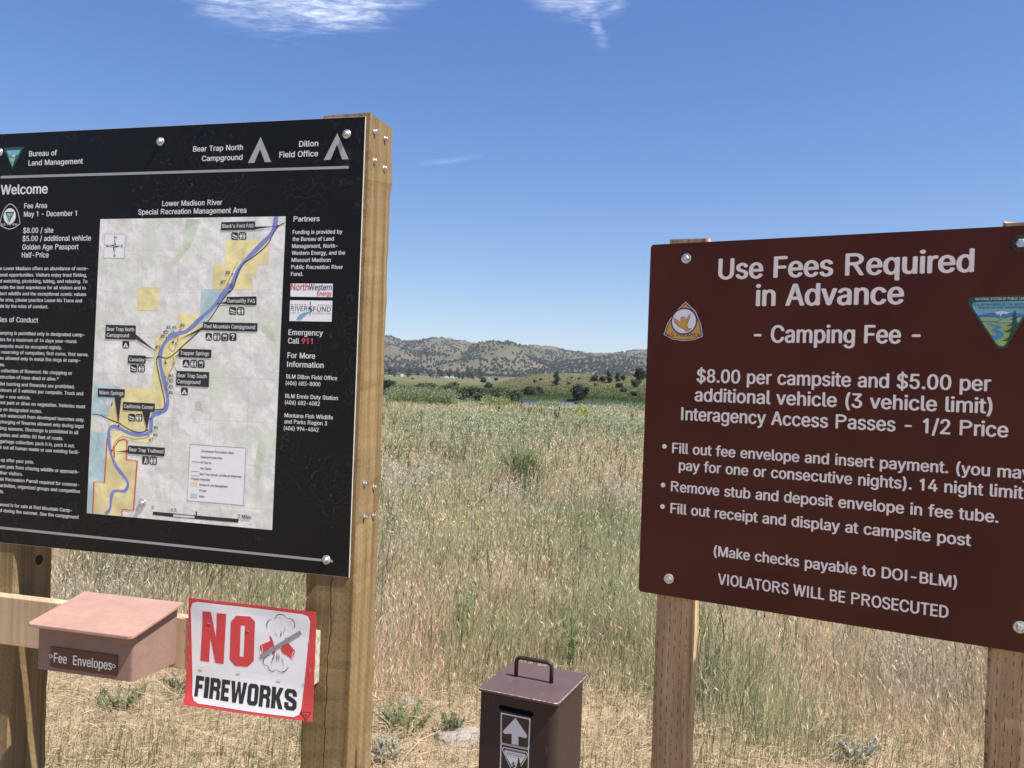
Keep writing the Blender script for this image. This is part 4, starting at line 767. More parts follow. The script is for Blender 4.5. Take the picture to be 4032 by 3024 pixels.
def _outline_mesh(ch):
    """a glyph filled contour by contour: the font's strokes overlap, so each outer contour is filled by itself with the holes inside it"""
    c = bpy.data.curves.new('glyph', 'FONT'); c.body = ch; c.font = FONT
    o = bpy.data.objects.new('glyph', c); COL.objects.link(o); bpy.context.view_layer.update()
    cu = o.to_curve(bpy.context.evaluated_depsgraph_get()); loops = []
    for sp in cu.splines:
        P = []; b = sp.bezier_points; n_ = len(b)
        for i in range(n_):
            p0, h0, h1, p1 = b[i].co, b[i].handle_right, b[(i + 1) % n_].handle_left, b[(i + 1) % n_].co
            d = p1 - p0; straight = d.length < 1e-6 or max(abs((h0 - p0).cross(d).z), abs((h1 - p0).cross(d).z)) / max(d.length, 1e-6) < .002
            for t in ((0.0,) if straight else (0.0, .25, .5, .75)):
                q = p0 * (1 - t) ** 3 + h0 * 3 * t * (1 - t) ** 2 + h1 * 3 * t * t * (1 - t) + p1 * t ** 3
                if not P or (Vector((q.x, q.y)) - Vector(P[-1])).length > 1e-5: P.append((q.x, q.y))
        if len(P) > 2: loops.append(P)
    o.to_curve_clear(); bpy.data.objects.remove(o); bpy.data.curves.remove(c)
    area = lambda P: sum(P[i][0] * P[(i + 1) % len(P)][1] - P[(i + 1) % len(P)][0] * P[i][1] for i in range(len(P)))
    def inside(p, P):
        r = False
        for i in range(len(P)):
            (x1, y1), (x2, y2) = P[i], P[i - 1]
            if (y1 > p[1]) != (y2 > p[1]) and p[0] < (x2 - x1) * (p[1] - y1) / (y2 - y1) + x1: r = not r
        return r
    big = max(loops, key=lambda P: abs(area(P))); sgn = area(big) > 0
    outs = [P for P in loops if (area(P) > 0) == sgn]; holes = [P for P in loops if (area(P) > 0) != sgn]
    v, f = [], []
    for k, P in enumerate(outs):
        m_ = MB(); m_.flat([P] + [h for h in holes if inside(h[0], P)], 0); b0 = len(v)
        v += [(q[0], q[2], k) for q in m_.v]; f += [tuple(b0 + i for i in q) for q in m_.f]
    return np.array(v), f
def _ext(s):
    v, f = _font_mesh(s, 0.0); return v[:, 0].max() - v[:, 0].min()
_H = _font_mesh('H', 0.0)[0]
CAPH = _H[:, 1].max(); _HH = _ext('HH')
STEM = sorted(set(np.round(_H[:, 0], 3)))[1] - sorted(set(np.round(_H[:, 0], 3)))[0]
XH = 1.13 if FONT is None else 1.0
def glyph(ch):
    if ch not in GLYPH:
        adv = _ext('H' + ch + 'H') - _HH
        if ch == ' ': v, f = np.zeros((0, 2)), []; 
        elif ch == 'I' and FONT is not None:
            v = np.array([(.09, 0), (.09 + STEM, 0), (.09 + STEM, CAPH), (.09, CAPH)]); f = [(0, 1, 2, 3)]; adv = .18 + STEM
        elif ch in 'PR' and FONT is not None:
            s, zc, rz = STEM, CAPH * .735, CAPH * .265
            arc = lambda cx0, rx, r2: [(cx0 + rx * math.sin(a * math.pi / 12), zc + r2 * math.cos(a * math.pi / 12)) for a in range(13)]
            m_ = MB(); m_.flat([[(.09, 0), (.09, CAPH)] + arc(.33, .225, rz) + [(.09 + s, CAPH * .47), (.09 + s, 0)], [(.09 + s, CAPH - s * .9)] + arc(.325, .225 - s, rz - s * .9) + [(.09 + s, CAPH * .47 + s * .9)]], 0)
            v = [(q[0], q[2], 0) for q in m_.v]; f = list(m_.f); adv = .60
            if ch == 'R': f.append(tuple(range(len(v), len(v) + 4))); v += [(.30, CAPH * .49, 1), (.30 + s * 1.15, CAPH * .49, 1), (.575, 0, 1), (.575 - s * 1.18, 0, 1)]; adv = .63
            v = np.array(v) * np.array([.86, 1, 1]); adv *= .88
        elif ch == '1':
            s = STEM if FONT is not None else 0.085; a = 0.2
            v = np.array([(a, 0), (a + s, 0), (a + s, CAPH), (a + .012, CAPH), (a - .11, CAPH - .10), (a - .075, CAPH - .155), (a, CAPH - .095)])
            f = [(0, 1, 2, 3, 6), (3, 4, 5, 6)]; adv = 0.42
        elif FONT is not None: v, f = _outline_mesh(ch)
        else:
            v, f = _font_mesh(ch, 0.0 if ch == '$' or FONT is not None else 0.009)
        if ch in 'acegmnopqrsuvwxyz' and FONT is None: v = v * np.array([1.0, XH])
        if len(v) and v.shape[1] == 2: v = np.concatenate([v, np.zeros((len(v), 1))], 1)
        if ch == ' ': adv *= 1.25
        if ch in ',.' and FONT is None: adv *= 1.15
        GLYPH[ch] = (v, f, adv)
    return GLYPH[ch]
def text_extent(s, weight):
    x = 0; lo = 1e9; hi = -1e9
    for ch in s:
        v, f, a = glyph(ch)
        if len(v): lo = min(lo, x + v[:, 0].min()); hi = max(hi, x + v[:, 0].max())
        x += a
    return lo - weight, hi + weight, x
def add_text(mb, spec, dx=0, dz=0, y=-0.0004, weight=0.012, mi=0, only=None):
    """one line of writing: (words, visible part, anchor, x, z, width, cap height)"""
    s, vis, anc, x0, z0, wd, cap = spec
    sc = cap / CAPH
    lo, hi, tot = text_extent(vis or s, weight)
    kx = wd / (hi - lo)
    flo, fhi, _ = text_extent(s, weight)
    ox = x0 - lo * kx if anc == 'L' else (x0 + wd) - fhi * kx
    x = 0
    word = 0
    for ch in s:
        v, f, a = glyph(ch)
        if ch == ' ': word += 1
        if len(v) and (only is None or word == only):
            for j, (sh, sv) in enumerate(((-weight, 0.0), (weight, 0.0), (0.0, -weight * .35), (0.0, weight * .35)) if weight else ((0.0, 0.0),)):
                mb.raw([(ox + (x + p[0] + sh) * kx + dx, y - j * 0.00005 - p[2] * 0.000012, z0 + (p[1] + sv) * sc + dz) for p in v], f, mi)
        x += a

# block capitals for the poster, drawn on a unit square
BLOCK = {
 'F': ([(0,0),(0,1),(1,1),(1,.78),(.42,.78),(.42,.6),(.88,.6),(.88,.4),(.42,.4),(.42,0)],), 'I': ([(0,0),(0,1),(1,1),(1,0)],),
 'R': ([(0,0),(0,1),(.82,1),(1,.86),(1,.58),(.88,.48),(1,.36),(1,0),(.66,0),(.66,.36),(.6,.4),(.36,.4),(.36,0)], [(.36,.6),(.36,.8),(.6,.8),(.66,.76),(.66,.64),(.6,.6)]),
 'E': ([(0,0),(0,1),(1,1),(1,.79),(.42,.79),(.42,.61),(.9,.61),(.9,.4),(.42,.4),(.42,.21),(1,.21),(1,0)],),
 'W': ([(.16,0),(0,1),(.24,1),(.32,.38),(.42,1),(.58,1),(.68,.38),(.76,1),(1,1),(.84,0),(.6,0),(.5,.56),(.4,0)],),
 'O': ([(.2,0),(0,.14),(0,.86),(.2,1),(.8,1),(1,.86),(1,.14),(.8,0)], [(.36,.2),(.36,.8),(.64,.8),(.64,.2)]),
 'K': ([(0,0),(0,1),(.36,1),(.36,.62),(.64,1),(1,1),(.68,.54),(1,0),(.62,0),(.4,.4),(.36,.34),(.36,0)],),
 'S': ([(.2,0),(0,.14),(0,.36),(.34,.36),(.34,.22),(.42,.19),(.58,.19),(.66,.24),(.66,.34),(.2,.46),(0,.6),(0,.86),(.2,1),(.8,1),(1,.86),(1,.66),(.66,.66),(.66,.77),(.6,.81),(.4,.81),(.34,.76),(.34,.68),(.8,.55),(1,.42),(1,.14),(.8,0)],)}

# ================================================================== MATERIALS OF THE SIGNS
PT_WOOD = wood('treated_timber', (0.210, 0.140, 0.060), (0.270, 0.192, 0.097), (0.115, 0.068, 0.026), crack=0.548, knots=2.2, dash=(0.0009, 0.0036), incise=.65)
PT_LEFT = wood('treated_timber_plain', (0.205, 0.140, 0.062), (0.262, 0.186, 0.094), (0.11, 0.066, 0.026), knots=2.2, dash=(0.0009, 0.0036), incise=.65)
BROWN_WOOD = wood('brown_treated_timber', (0.42, 0.275, 0.145), (0.58, 0.405, 0.232), (0.17, 0.090, 0.040), pitch=(0.0150, 0.034), dash=(0.0010, 0.0092), incise=.8, grain=70.0)
PALE_WOOD = wood('planed_pine', (0.46, 0.33, 0.205), (0.56, 0.42, 0.28), (0.36, 0.23, 0.13), incise=0.0, grain=32.0, knots=3.0)
END_WOOD = plain('weathered_end_grain', (0.42, 0.38, 0.31), 0.9, var=0.35, scale=60)
ZINC = plain('galvanised_steel', (0.55, 0.56, 0.58), 0.38, 0.85, var=0.25, scale=120)
DARKRING = plain('black_washer', (0.02, 0.018, 0.016), 0.6)
def panel_mat(name, c0, c1, rough, lines):
    m, n, b = new_mat(name)
    p = n.coord(); x, y, z = n.xyz(p)
    q = n.vec(x, 0.0, z)
    nz = n.noise(q, 7.0, 3.0, 0.5)
    col = n.mix(n.step(n.noise(q, 3.0, 2.0), 0.3, 0.7), c0, c1)
    if lines:
        fr = n.absd(n.sub(n.m('FRACT', n.mul(nz, 16.0)), 0.5))
        col = n.mix(n.mul(n.step(fr, 0.05, 0.012), n.step(n.noise(q, 4.0, 1.0), 0.42, 0.6)), col, lines)
    sp = n.noise(q, 260.0, 1.0)
    col = n.mix(n.mul(n.step(sp, 0.76, 0.80), 0.18), col, (0.35, 0.33, 0.31))
    n.put(b.inputs['Base Color'], col)
    n.put(b.inputs['Roughness'], n.step(n.noise(q, 11.0, 3.0), 0.2, 0.8, rough, rough + 0.16))
    b.inputs['Specular IOR Level'].default_value = 0.2
    bump(n, b, n.noise(q, 5.0, 2.0), 0.05, 0.01)
    return m
BLACK = panel_mat('black_laminate', (0.0055, 0.0055, 0.0062), (0.0075, 0.0072, 0.0075), 0.34, (0.030, 0.030, 0.031))
MAROON = panel_mat('brown_sign_film', (0.066, 0.0140, 0.0075), (0.086, 0.0200, 0.0115), 0.45, None)
EDGE_W = plain('white_panel_edge', (0.62, 0.58, 0.56), 0.6)
INK_W = plain('white_print', (0.74, 0.74, 0.75), 0.5, var=0.02)
INK_GREY = plain('grey_print', (0.30, 0.30, 0.305), 0.5, var=0.03)
INK_TENT = plain('light_grey_print', (0.36, 0.355, 0.345), 0.5, var=0.03)
INK_SIGN = plain('reflective_grey_lettering', (0.84, 0.775, 0.735), 0.5, var=0.03)
INK_K = plain('black_print', (0.018, 0.018, 0.020), 0.5)
INK_RED = plain('red_print', (0.62, 0.055, 0.06), 0.5, var=0.05)
INK_REDN = plain('coral_red_print', (0.72, 0.09, 0.10), 0.5)
INK_BLUE = plain('navy_print', (0.045, 0.06, 0.24), 0.5)
INK_LBLUE = plain('light_blue_print', (0.16, 0.42, 0.68), 0.5)
INK_GREEN = plain('green_print', (0.13, 0.46, 0.16), 0.5)
PAPER = plain('white_paper', (0.80, 0.79, 0.81), 0.55, var=0.02)
def map_mat():
    m, n, b = new_mat('relief_map_print')
    x, y, z = n.xyz(n.coord()); q = n.vec(n.add(x, n.mul(z, 0.55)), 0.0, n.sub(z, n.mul(x, 0.3)))
    r1 = n.noise(q, 11.0, 6.0, 0.62, 0.6); r2 = n.noise(q, 40.0, 4.0, 0.6, 0.4)
    col = n.mix(n.step(r1, 0.32, 0.68), (0.66, 0.66, 0.61), (0.90, 0.89, 0.86))
    col = n.mix(n.mul(n.step(r2, 0.4, 0.65), 0.40), col, (0.46, 0.45, 0.44))
    col = n.mix(n.mul(n.step(n.noise(q, 8.0, 3.0), 0.45, 0.70), 0.75), col, (0.64, 0.70, 0.55))
    gx_ = n.lt(n.absd(n.sub(n.m('FRACT', n.mul(x, 8.5)), 0.5)), 0.006); gz_ = n.lt(n.absd(n.sub(n.m('FRACT', n.mul(z, 8.5)), 0.5)), 0.006)
    col = n.mix(n.mul(n.m('MAXIMUM', gx_, gz_), 0.35), col, (0.35, 0.33, 0.33))
    fr = n.absd(n.sub(n.m('FRACT', n.mul(n.noise(q, 9.0, 4.0), 22.0)), 0.5))
    col = n.mix(n.mul(n.step(fr, 0.07, 0.02), 0.16), col, (0.35, 0.30, 0.25))
    n.put(b.inputs['Base Color'], col); b.inputs['Roughness'].default_value = 0.4
    return m
MAP = map_mat()
def parcel(name, c):
    """tinted land parcel over the relief print"""
    m, n, b = new_mat(name)
    x, y, z = n.xyz(n.coord()); q = n.vec(n.add(x, n.mul(z, 0.55)), 0.0, n.sub(z, n.mul(x, 0.3)))
    n.put(b.inputs['Base Color'], n.mix(n.step(n.noise(q, 13.0, 6.0, 0.62, 0.5), 0.3, 0.7), tuple(v * 0.78 for v in c), tuple(min(.9, v * 1.2) for v in c)))
    b.inputs['Roughness'].default_value = 0.4
    return m
M_YEL = parcel('yellow_parcel_print', (0.80, 0.68, 0.34)); M_TEAL = parcel('teal_parcel_print', (0.45, 0.62, 0.63)); M_GRN = parcel('green_parcel_print', (0.60, 0.66, 0.52))
M_RIV = plain('river_blue_print', (0.20, 0.24, 0.56), 0.4); M_RED = plain('boundary_red_print', (0.66, 0.09, 0.08), 0.4); M_TRAIL = plain('grey_track_print', (0.16, 0.18, 0.20), 0.4)
E_GREEN = plain('dark_green_enamel', (0.018, 0.075, 0.038), 0.45); E_SKY = plain('sky_blue_enamel', (0.17, 0.42, 0.52), 0.45); E_MTN = plain('mountain_blue_enamel', (0.06, 0.20, 0.46), 0.45)
E_HILL = plain('sage_green_enamel', (0.24, 0.44, 0.30), 0.45); E_FIELD = plain('lime_green_enamel', (0.32, 0.46, 0.16), 0.45); E_RIVER = plain('river_blue_enamel', (0.07, 0.26, 0.52), 0.45)
E_GOLD = plain('gold_enamel', (0.62, 0.33, 0.05), 0.45); E_NAVY = plain('navy_enamel', (0.03, 0.035, 0.11), 0.45)

def rough_post(mb, x0, x1, y0, y1, z0, z1, seed, top=0.006, n_=110, amp=0.0011, r=0.006):
    """sawn post with slightly rounded uneven arrises and a splintered top"""
    rd = random.Random(seed)
    base = [(x0 + r, y0), (x1 - r, y0), (x1, y0 + r), (x1, y1 - r), (x1 - r, y1), (x0 + r, y1), (x0, y1 - r), (x0, y0 + r)]
    cxm, cym = (x0 + x1) / 2, (y0 + y1) / 2
    off = [0.0] * 8; vs = []
    for i in range(n_ + 1):
        z = z0 + (z1 - z0) * i / n_
        for k, (px, py) in enumerate(base):
            off[k] = off[k] * 0.5 + rd.uniform(-1, 1) * amp * (2.6 if k in (2, 3) and rd.random() < .12 else 1)
            vs.append((px + (cxm - px) / (abs(cxm - px) + 1e-6) * off[k], py + (cym - py) / (abs(cym - py) + 1e-6) * off[k], z + (rd.uniform(-top, top * .6) if i == n_ else 0)))
    fs = [(i * 8 + k, i * 8 + (k + 1) % 8, (i + 1) * 8 + (k + 1) % 8, (i + 1) * 8 + k) for i in range(n_) for k in range(8)]
    b = len(vs); vs.append((cxm, cym, z1 - top * .5))
    fs += [(n_ * 8 + k, n_ * 8 + (k + 1) % 8, b) for k in range(8)]
    mb.raw(vs, fs)
def bolt_mb(x, y, z, r=0.0115, axis='y', ring=None):
    """washer and hexagon head"""
    mb = MB()
    mb.lathe([(r * .96, 0), (r, .0008), (r * .97, .0018), (r * .62, .0022)], (x, y, z), axis, 24, 1 if ring else 0)
    hx = [(r * .60, .0022), (r * .60, .0075), (r * .50, .009), (r * .2, .0095)]
    mb.lathe(hx, (x, y, z), axis, 6, 0)
    return mb

# ================================================================== BLACK NOTICE BOARD
KYAW = math.radians(14.19)
KX = 0.61; KZ = 0.693 + EYE
_u = Vector((math.cos(KYAW), -math.sin(KYAW), 0)); _tr = Vector((-0.4125, 2.188, 0))
kiosk = empty('notice_board', _tr - _u * KX, -KYAW)
tag(kiosk, 'tall black campground notice board with river map on thick timber posts', 'notice board')
def K(p): return (p[0] + KX, p[1] + KZ)
def Ks(l): return [K(p) for p in l]
mb = MB(); rough_post(mb, KX - 0.128, KX + 0.017, 0.005, 0.15, -0.5, KZ + 0.012, 1)
post_r = mb.build('post', PT_WOOD, kiosk); tag(post_r, 'right post with a long split down its face')
mb = MB(); rough_post(mb, KX - 1.2195, KX - 1.0765, 0.005, 0.15, -0.5, KZ + 0.004, 2)
post_l = mb.build('post', PT_LEFT, kiosk)
mb = MB(); mb.lathe([(.0155, 0), (.0135, .0006), (.006, .0008)], (KX - 1.0763, 0.095, KZ - 1.285), 'x', 14)
mb.build('painted_bolt_hole', plain('bolt_hole_shade_paint', (0.012, 0.008, 0.006), 0.9), post_l)  # flat dark disc; its colour paints the shade inside a countersunk bolt hole
E_SB = E['sidebolts']
for d, zz in E_SB:
    mb = MB(); mb.lathe([(.0075, 0), (.0075, .0016), (.0052, .0018)], (KX + 0.0172, 0.005 + d, KZ + zz), 'x', 14); mb.lathe([(.0048, .0017), (.0048, .0075), (.0036, .0085)], (KX + 0.0172, 0.005 + d, KZ + zz), 'x', 6)
    mb.build('screw_head', ZINC, post_r)
mb = MB(); mb.box(KX - 1.55, KX - 0.0775, -0.033, 0.0045, KZ - 1.507, KZ - 1.3676)
rail = mb.build('rail', PALE_WOOD, kiosk); bevel(rail, 0.0025, 2)
mb = MB(); mb.flat([(-.031, KZ - 1.505), (.003, KZ - 1.505), (.003, KZ - 1.3695), (-.031, KZ - 1.3695)], 0)
mb.v = [(KX - 0.0772, p[0], p[2]) for p in mb.v]; mb.build('sawn_end', END_WOOD, rail)
mb = MB(); mb.box(KX - 1.22, KX, 0.0006, 0.0045, KZ - 1.22, KZ, 1); mb.flat([(KX - 1.2192, KZ - 1.2192), (KX - .0008, KZ - 1.2192), (KX - .0008, KZ - .0008), (KX - 1.2192, KZ - .0008)], 0.0, 0)
mb.box(KX - 1.2192, KX - .0008, 0.0, 0.0006, KZ - 1.2192, KZ - .0008, 0)
mb.f = mb.f[:6] + mb.f[8:]; mb.mi = mb.mi[:6] + mb.mi[8:]
panel = mb.build('panel', [BLACK, EDGE_W], kiosk)
def words(name, keys, mat, parent, w=0.012, y=-0.0004, data=D, f=(KX, KZ), each=False):
    mb = MB()
    for k in keys:
        for s in data[k]:
            if each == 'word':
                for i, wd_ in enumerate(s[0].split(' ')):
                    if wd_: add_text(mb, s, f[0], f[1], y, w, only=i); mb.build(name, mat, parent); mb = MB()
                continue
            add_text(mb, s, f[0], f[1], y, w)
            if each: mb.build(name, mat, parent); mb = MB()
    return mb.build(name, mat, parent) if mb.v else None
words('header_line', ['header'], INK_W, panel, .014, each=True); words('welcome_heading', ['welcome'], INK_W, panel, 0.02)
words('fee_line', ['fees'], INK_W, panel, .014, each=True); words('rules_line', ['rules'], INK_W, panel, 0.016, each=True); words('rules_heading', ['ruleshead'], INK_W, panel)
words('map_title', ['maptitle'], INK_W, panel, .014, each=True); words('partners_line', ['partners'], INK_W, panel, 0.016, each=True); words('contact_line', ['contact'], INK_W, panel, 0.016, each=True)
words('emergency_number', ['nine'], INK_REDN, panel, 0.022)
for q in D['bars']:
    mb = MB(); mb.flat(Ks(q), -0.0004); mb.build('rule_line', INK_GREY, panel)
for q in D['tents']:
    mb = MB(); mb.flat(Ks(q), -0.0004); mb.build('tent_symbol', INK_TENT, panel)
# bureau emblem (triangle with a river landscape), drawn from a unit design
def lerp2(a, b, t): return (a[0] + (b[0] - a[0]) * t, a[1] + (b[1] - a[1]) * t)
def landscape(mb, A, B_, C_, y, full=True):
    """triangular landscape emblem, corners top left, top right, bottom"""
    def M(s, t):                                                    # s across the top, t down
        l = lerp2(A, C_, t); r = lerp2(B_, C_, t); return lerp2(l, r, s)
    mb.flat([A, C_, B_], y, 0)
    def band(t0, t1, mi, k): mb.flat([M(.10, t0), M(.90, t0), M(.84, t1), M(.16, t1)], y - k * .0002, mi)
    band(.13, .42, 1, 1); band(.36, .52, 2, 2); band(.46, .60, 3, 3); mb.flat([M(.13, .56), M(.87, .56), M(.62, .86), M(.38, .86)], y - .0008, 4)
    mb.flat([M(.40, .38), M(.55, .34), M(.70, .38), M(.55, .44)], y - .0010, 6)
    mb.stroke([M(.35, .60), M(.25, .65), M(.5, .70), M(.35, .76), M(.55, .82)], abs(B_[0] - A[0]) * .07, y - .0010, 5)
    tr = [(.80, .30), (.70, .55), (.78, .52), (.62, .72), (.72, .70), (.60, .86), (.80, .84), (.93, .62), (.86, .56), (.90, .55)]
    mb.flat([M(min(s, .95), t) for s, t in tr], y - .0012, 0)
mb = MB(); landscape(mb, *Ks(D['tri']), -0.0004)
mb.build('bureau_emblem', [E_GREEN, E_SKY, E_MTN, E_HILL, E_FIELD, E_RIVER, INK_W], panel)
fe = Ks(D['fee_em']); cxe, cze = fe[4]; re_ = abs(fe[5][0] - cxe) * .95
ap, lf, bt, rt = fe[0], fe[1], fe[2], fe[3]
def bez(a, b, c, n_=8): return [((1 - t) ** 2 * a[0] + 2 * t * (1 - t) * b[0] + t * t * c[0], (1 - t) ** 2 * a[1] + 2 * t * (1 - t) * b[1] + t * t * c[1]) for t in [i / n_ for i in range(n_)]]
outl = bez(ap, (lf[0] + .006, (ap[1] + lf[1]) / 2 + .022), lf) + bez(lf, (bt[0] - .01, bt[1] - .001), bt) + bez(bt, (bt[0] + .012, bt[1]), rt) + bez(rt, (rt[0] - .004, (ap[1] + rt[1]) / 2 + .022), ap)
mb2 = MB(); mb2.stroke(outl, .0017, -.0004, 0, True); mb2.flat([(cxe + re_ * math.cos(a * .2618), cze + re_ * 1.05 * math.sin(a * .2618)) for a in range(24)], -.0004, 0)
for s in D['feetext']: add_text(mb2, s, KX, KZ, -.0004, .012)
mb2.build('fee_area_badge', INK_W, panel)
mb = MB(); landscape(mb, (cxe - re_ * .74, cze + re_ * .56), (cxe + re_ * .74, cze + re_ * .56), (cxe, cze - re_ * .82), -.0007)
mb.build('fee_area_emblem', [E_GREEN, E_SKY, E_MTN, E_HILL, E_FIELD, E_RIVER, INK_W], panel)
# partner logos
mb = MB(); mb.flat(Ks(D['logo1']), -.0004, 0)
for s in D['lg_red']: add_text(mb, s, KX, KZ, -.0007, .012, 1)
for s in D['lg_blue']: add_text(mb, s, KX, KZ, -.0007, .012, 2)
mb.build('partner_logo', [PAPER, INK_RED, INK_BLUE], panel)
mb = MB(); mb.flat(Ks(D['logo2']), -.0004, 0)
for i, s in enumerate(D['lg2']): add_text(mb, s, KX, KZ, -.0007, .0 if i < 2 else .01, 1)
for q in D['lg2_g']: mb.flat(Ks(q), -.0006, 4)
sl = Ks(D['lg2_s']); mb.flat(sl, -.0009, 3)
mb.flat([sl[0], sl[1], sl[2], sl[3], sl[4], sl[5], sl[13], sl[14], sl[15], sl[16], sl[17]], -.0011, 2)
mb.build('partner_logo', [PAPER, INK_K, INK_BLUE, INK_LBLUE, INK_GREEN], panel)
# the map
mp = MB(); mp.flat(Ks(D['map']), -.0003); mapo = mp.build('map_print', MAP, kiosk)
for i, q in enumerate(D['yellow']):
    mb = MB(); mb.flat(Ks(q), -.0005 - .00003 * i); mb.build('yellow_parcel', M_YEL, mapo)
for i, q in enumerate(D['teal']):
    mb = MB(); mb.flat(Ks(q), -.00068 - .00003 * i); mb.build('teal_parcel', M_TEAL, mapo)
for i, q in enumerate(D['green']):
    mb = MB(); mb.flat(Ks(q), -.00042 - .00001 * i); mb.build('green_parcel', M_GRN, mapo)
def smooth_line(pts, k=3):
    out = []
    for i in range(len(pts) - 1):
        p0, p1, p2, p3 = pts[max(i - 1, 0)], pts[i], pts[i + 1], pts[min(i + 2, len(pts) - 1)]
        for j in range(k):
            t = j / k
            out.append(tuple(0.5 * ((2 * p1[a]) + (-p0[a] + p2[a]) * t + (2 * p0[a] - 5 * p1[a] + 4 * p2[a] - p3[a]) * t * t + (-p0[a] + 3 * p1[a] - 3 * p2[a] + p3[a]) * t ** 3) for a in (0, 1)))
    return out + [pts[-1]]
mb = MB(); rv = smooth_line(Ks(D['river'])); nrv = len(rv)
mb.stroke(rv, [0.0125 - .004 * i / nrv + .002 * math.sin(i * .7) for i in range(nrv)], -.0008); mb.build('river_line', M_RIV, mapo)
for q in D['road']:
    mb = MB(); mb.stroke(smooth_line(Ks(q)), .0026, -.0010); mb.build('road_line', INK_K, mapo)
for q in D['trail']:
    mb = MB(); mb.stroke(smooth_line(Ks(q)), .0015, -.0009); mb.build('track_line', M_TRAIL, mapo)
for q in D['redline']:
    mb = MB(); mb.stroke(Ks(q), .0042, -.0011); mb.build('wilderness_boundary', M_RED, mapo)
LINES_OF = ((0,), (1,), (2,), (3,), (4, 5), (6, 7), (8,), (9,), (10,), (11,))
for i, (q, ld) in enumerate(zip(D['boxes'], D['leaders'])):
    mb = MB(); mb.flat(Ks(q), -.0012 - .00001 * i, 0); mb.flat(Ks(ld), -.0014 - .00001 * i, 0)
    for j in LINES_OF[i]: add_text(mb, D['maptext'][j], KX, KZ, -.0016, .014, 1)
    mb.build('place_label', [INK_K, INK_W], mapo)
for sp in D['mapnum']:
    mb = MB(); add_text(mb, sp, KX, KZ, -.0016, .014); mb.build('map_number', INK_K, mapo)
mb = MB(); mb.flat(Ks(D['legend']), -.0005, 0); mb.stroke(Ks(D['legend']), .0012, -.0007, 1, True)
for s in D['legtext']: add_text(mb, s, KX, KZ, -.0007, .008, 1)
mb.stroke(Ks(D['leg_red']), .0014, -.0007, 2, True); mb.flat(Ks(D['leg_yel']), -.0007, 3); mb.flat(Ks(D['leg_teal']), -.0007, 4); mb.stroke(Ks(D['leg_line']), .0014, -.0007, 1)
mb.build('legend', [PAPER, INK_K, M_RED, M_YEL, M_TEAL], mapo)
mb = MB()
for q in D['scalebar']: mb.flat(Ks(q), -.0006)
mb.build('scale_bar', INK_K, mapo)
cq = Ks(D['compass']); mb = MB(); mb.flat(cq, -.0005, 0); mb.stroke(cq, .0008, -.0007, 1, True)
for s in D['comptext']: add_text(mb, s, KX, KZ, -.0007, .004, 1)
ccx = sum(p[0] for p in cq) / 4; ccz = sum(p[1] for p in cq) / 4
for a in range(4):
    an = a * math.pi / 2; tip = (ccx + .021 * math.cos(an), ccz + .021 * math.sin(an)); s1 = (ccx + .0062 * math.cos(an + .785), ccz + .0062 * math.sin(an + .785)); s2 = (ccx + .0062 * math.cos(an - .785), ccz + .0062 * math.sin(an - .785))
    mb.flat([(ccx, ccz), s2, tip], -.0007, 1); mb.stroke([(ccx, ccz), s1, tip], .0007, -.0007, 1)
mb.build('compass_rose', [PAPER, INK_K], mapo)
for kind, q in D['icons']:
    mb = MB(); q = Ks(q); A, B_, C_, D_ = q
    def U(s, t): return lerp2(lerp2(A, B_, s), lerp2(D_, C_, s), t)
    c = .14
    mb.flat([U(c, 0), U(1 - c, 0), U(1, c), U(1, 1 - c), U(1 - c, 1), U(c, 1), U(0, 1 - c), U(0, c)], -.0006, 0)
    if kind == 'tent': mb.flat([U(.5, .2), U(.85, .78), U(.95, .78), U(.95, .85), U(.05, .85), U(.05, .78), U(.15, .78)], -.0009, 1); mb.flat([U(.5, .5), U(.62, .78), U(.38, .78)], -.0011, 0)
    elif kind == 'wc':
        for sx in (.27, .73):
            mb.flat([U(sx + .09 * math.cos(k * .785), .24 + .08 * math.sin(k * .785)) for k in range(8)], -.0009, 1)
            mb.flat([U(sx - .13, .36), U(sx + .13, .36), U(sx + (.17 if sx < .5 else .10), .64), U(sx + .08, .64), U(sx + .08, .9), U(sx - .08, .9), U(sx - .08, .64), U(sx - (.17 if sx < .5 else .10), .64)], -.0009, 1)
        mb.flat([U(.48, .1), U(.52, .1), U(.52, .92), U(.48, .92)], -.0009, 1)
    elif kind == 'boat': mb.flat([U(.08, .22), U(.9, .5), U(.86, .62), U(.25, .48)], -.0009, 1); mb.flat([U(.08, .6), U(.5, .72), U(.92, .74), U(.9, .82), U(.45, .82), U(.08, .7)], -.0009, 1)
    elif kind == 'cup': mb.flat([U(.2, .2), U(.8, .2), U(.7, .88), U(.3, .88)], -.0009, 1); mb.flat([U(.27, .3), U(.73, .3), U(.65, .82), U(.35, .82)], -.0011, 0); mb.stroke([U(.28, .4), U(.42, .36), U(.55, .42), U(.72, .38)], .002, -.0013, 1)
    elif kind == 'ask': mb.stroke([U(.28, .34), U(.36, .2), U(.55, .17), U(.70, .28), U(.66, .45), U(.5, .56), U(.5, .68)], .0032, -.0009, 1); mb.flat([U(.43, .76), U(.57, .76), U(.57, .88), U(.43, .88)], -.0009, 1)
    else: mb.flat([U(.52 + .08 * math.cos(k * .785), .16 + .07 * math.sin(k * .785)) for k in range(8)], -.0009, 1); mb.stroke([U(.5, .26), U(.47, .55), U(.3, .88)], .003, -.0009, 1); mb.stroke([U(.47, .55), U(.62, .7), U(.66, .88)], .003, -.0009, 1); mb.stroke([U(.5, .34), U(.72, .46)], .002, -.0009, 1); mb.stroke([U(.76, .3), U(.8, .88)], .001, -.0009, 1)
    mb.build('facility_symbol', [INK_K, INK_W], mapo)
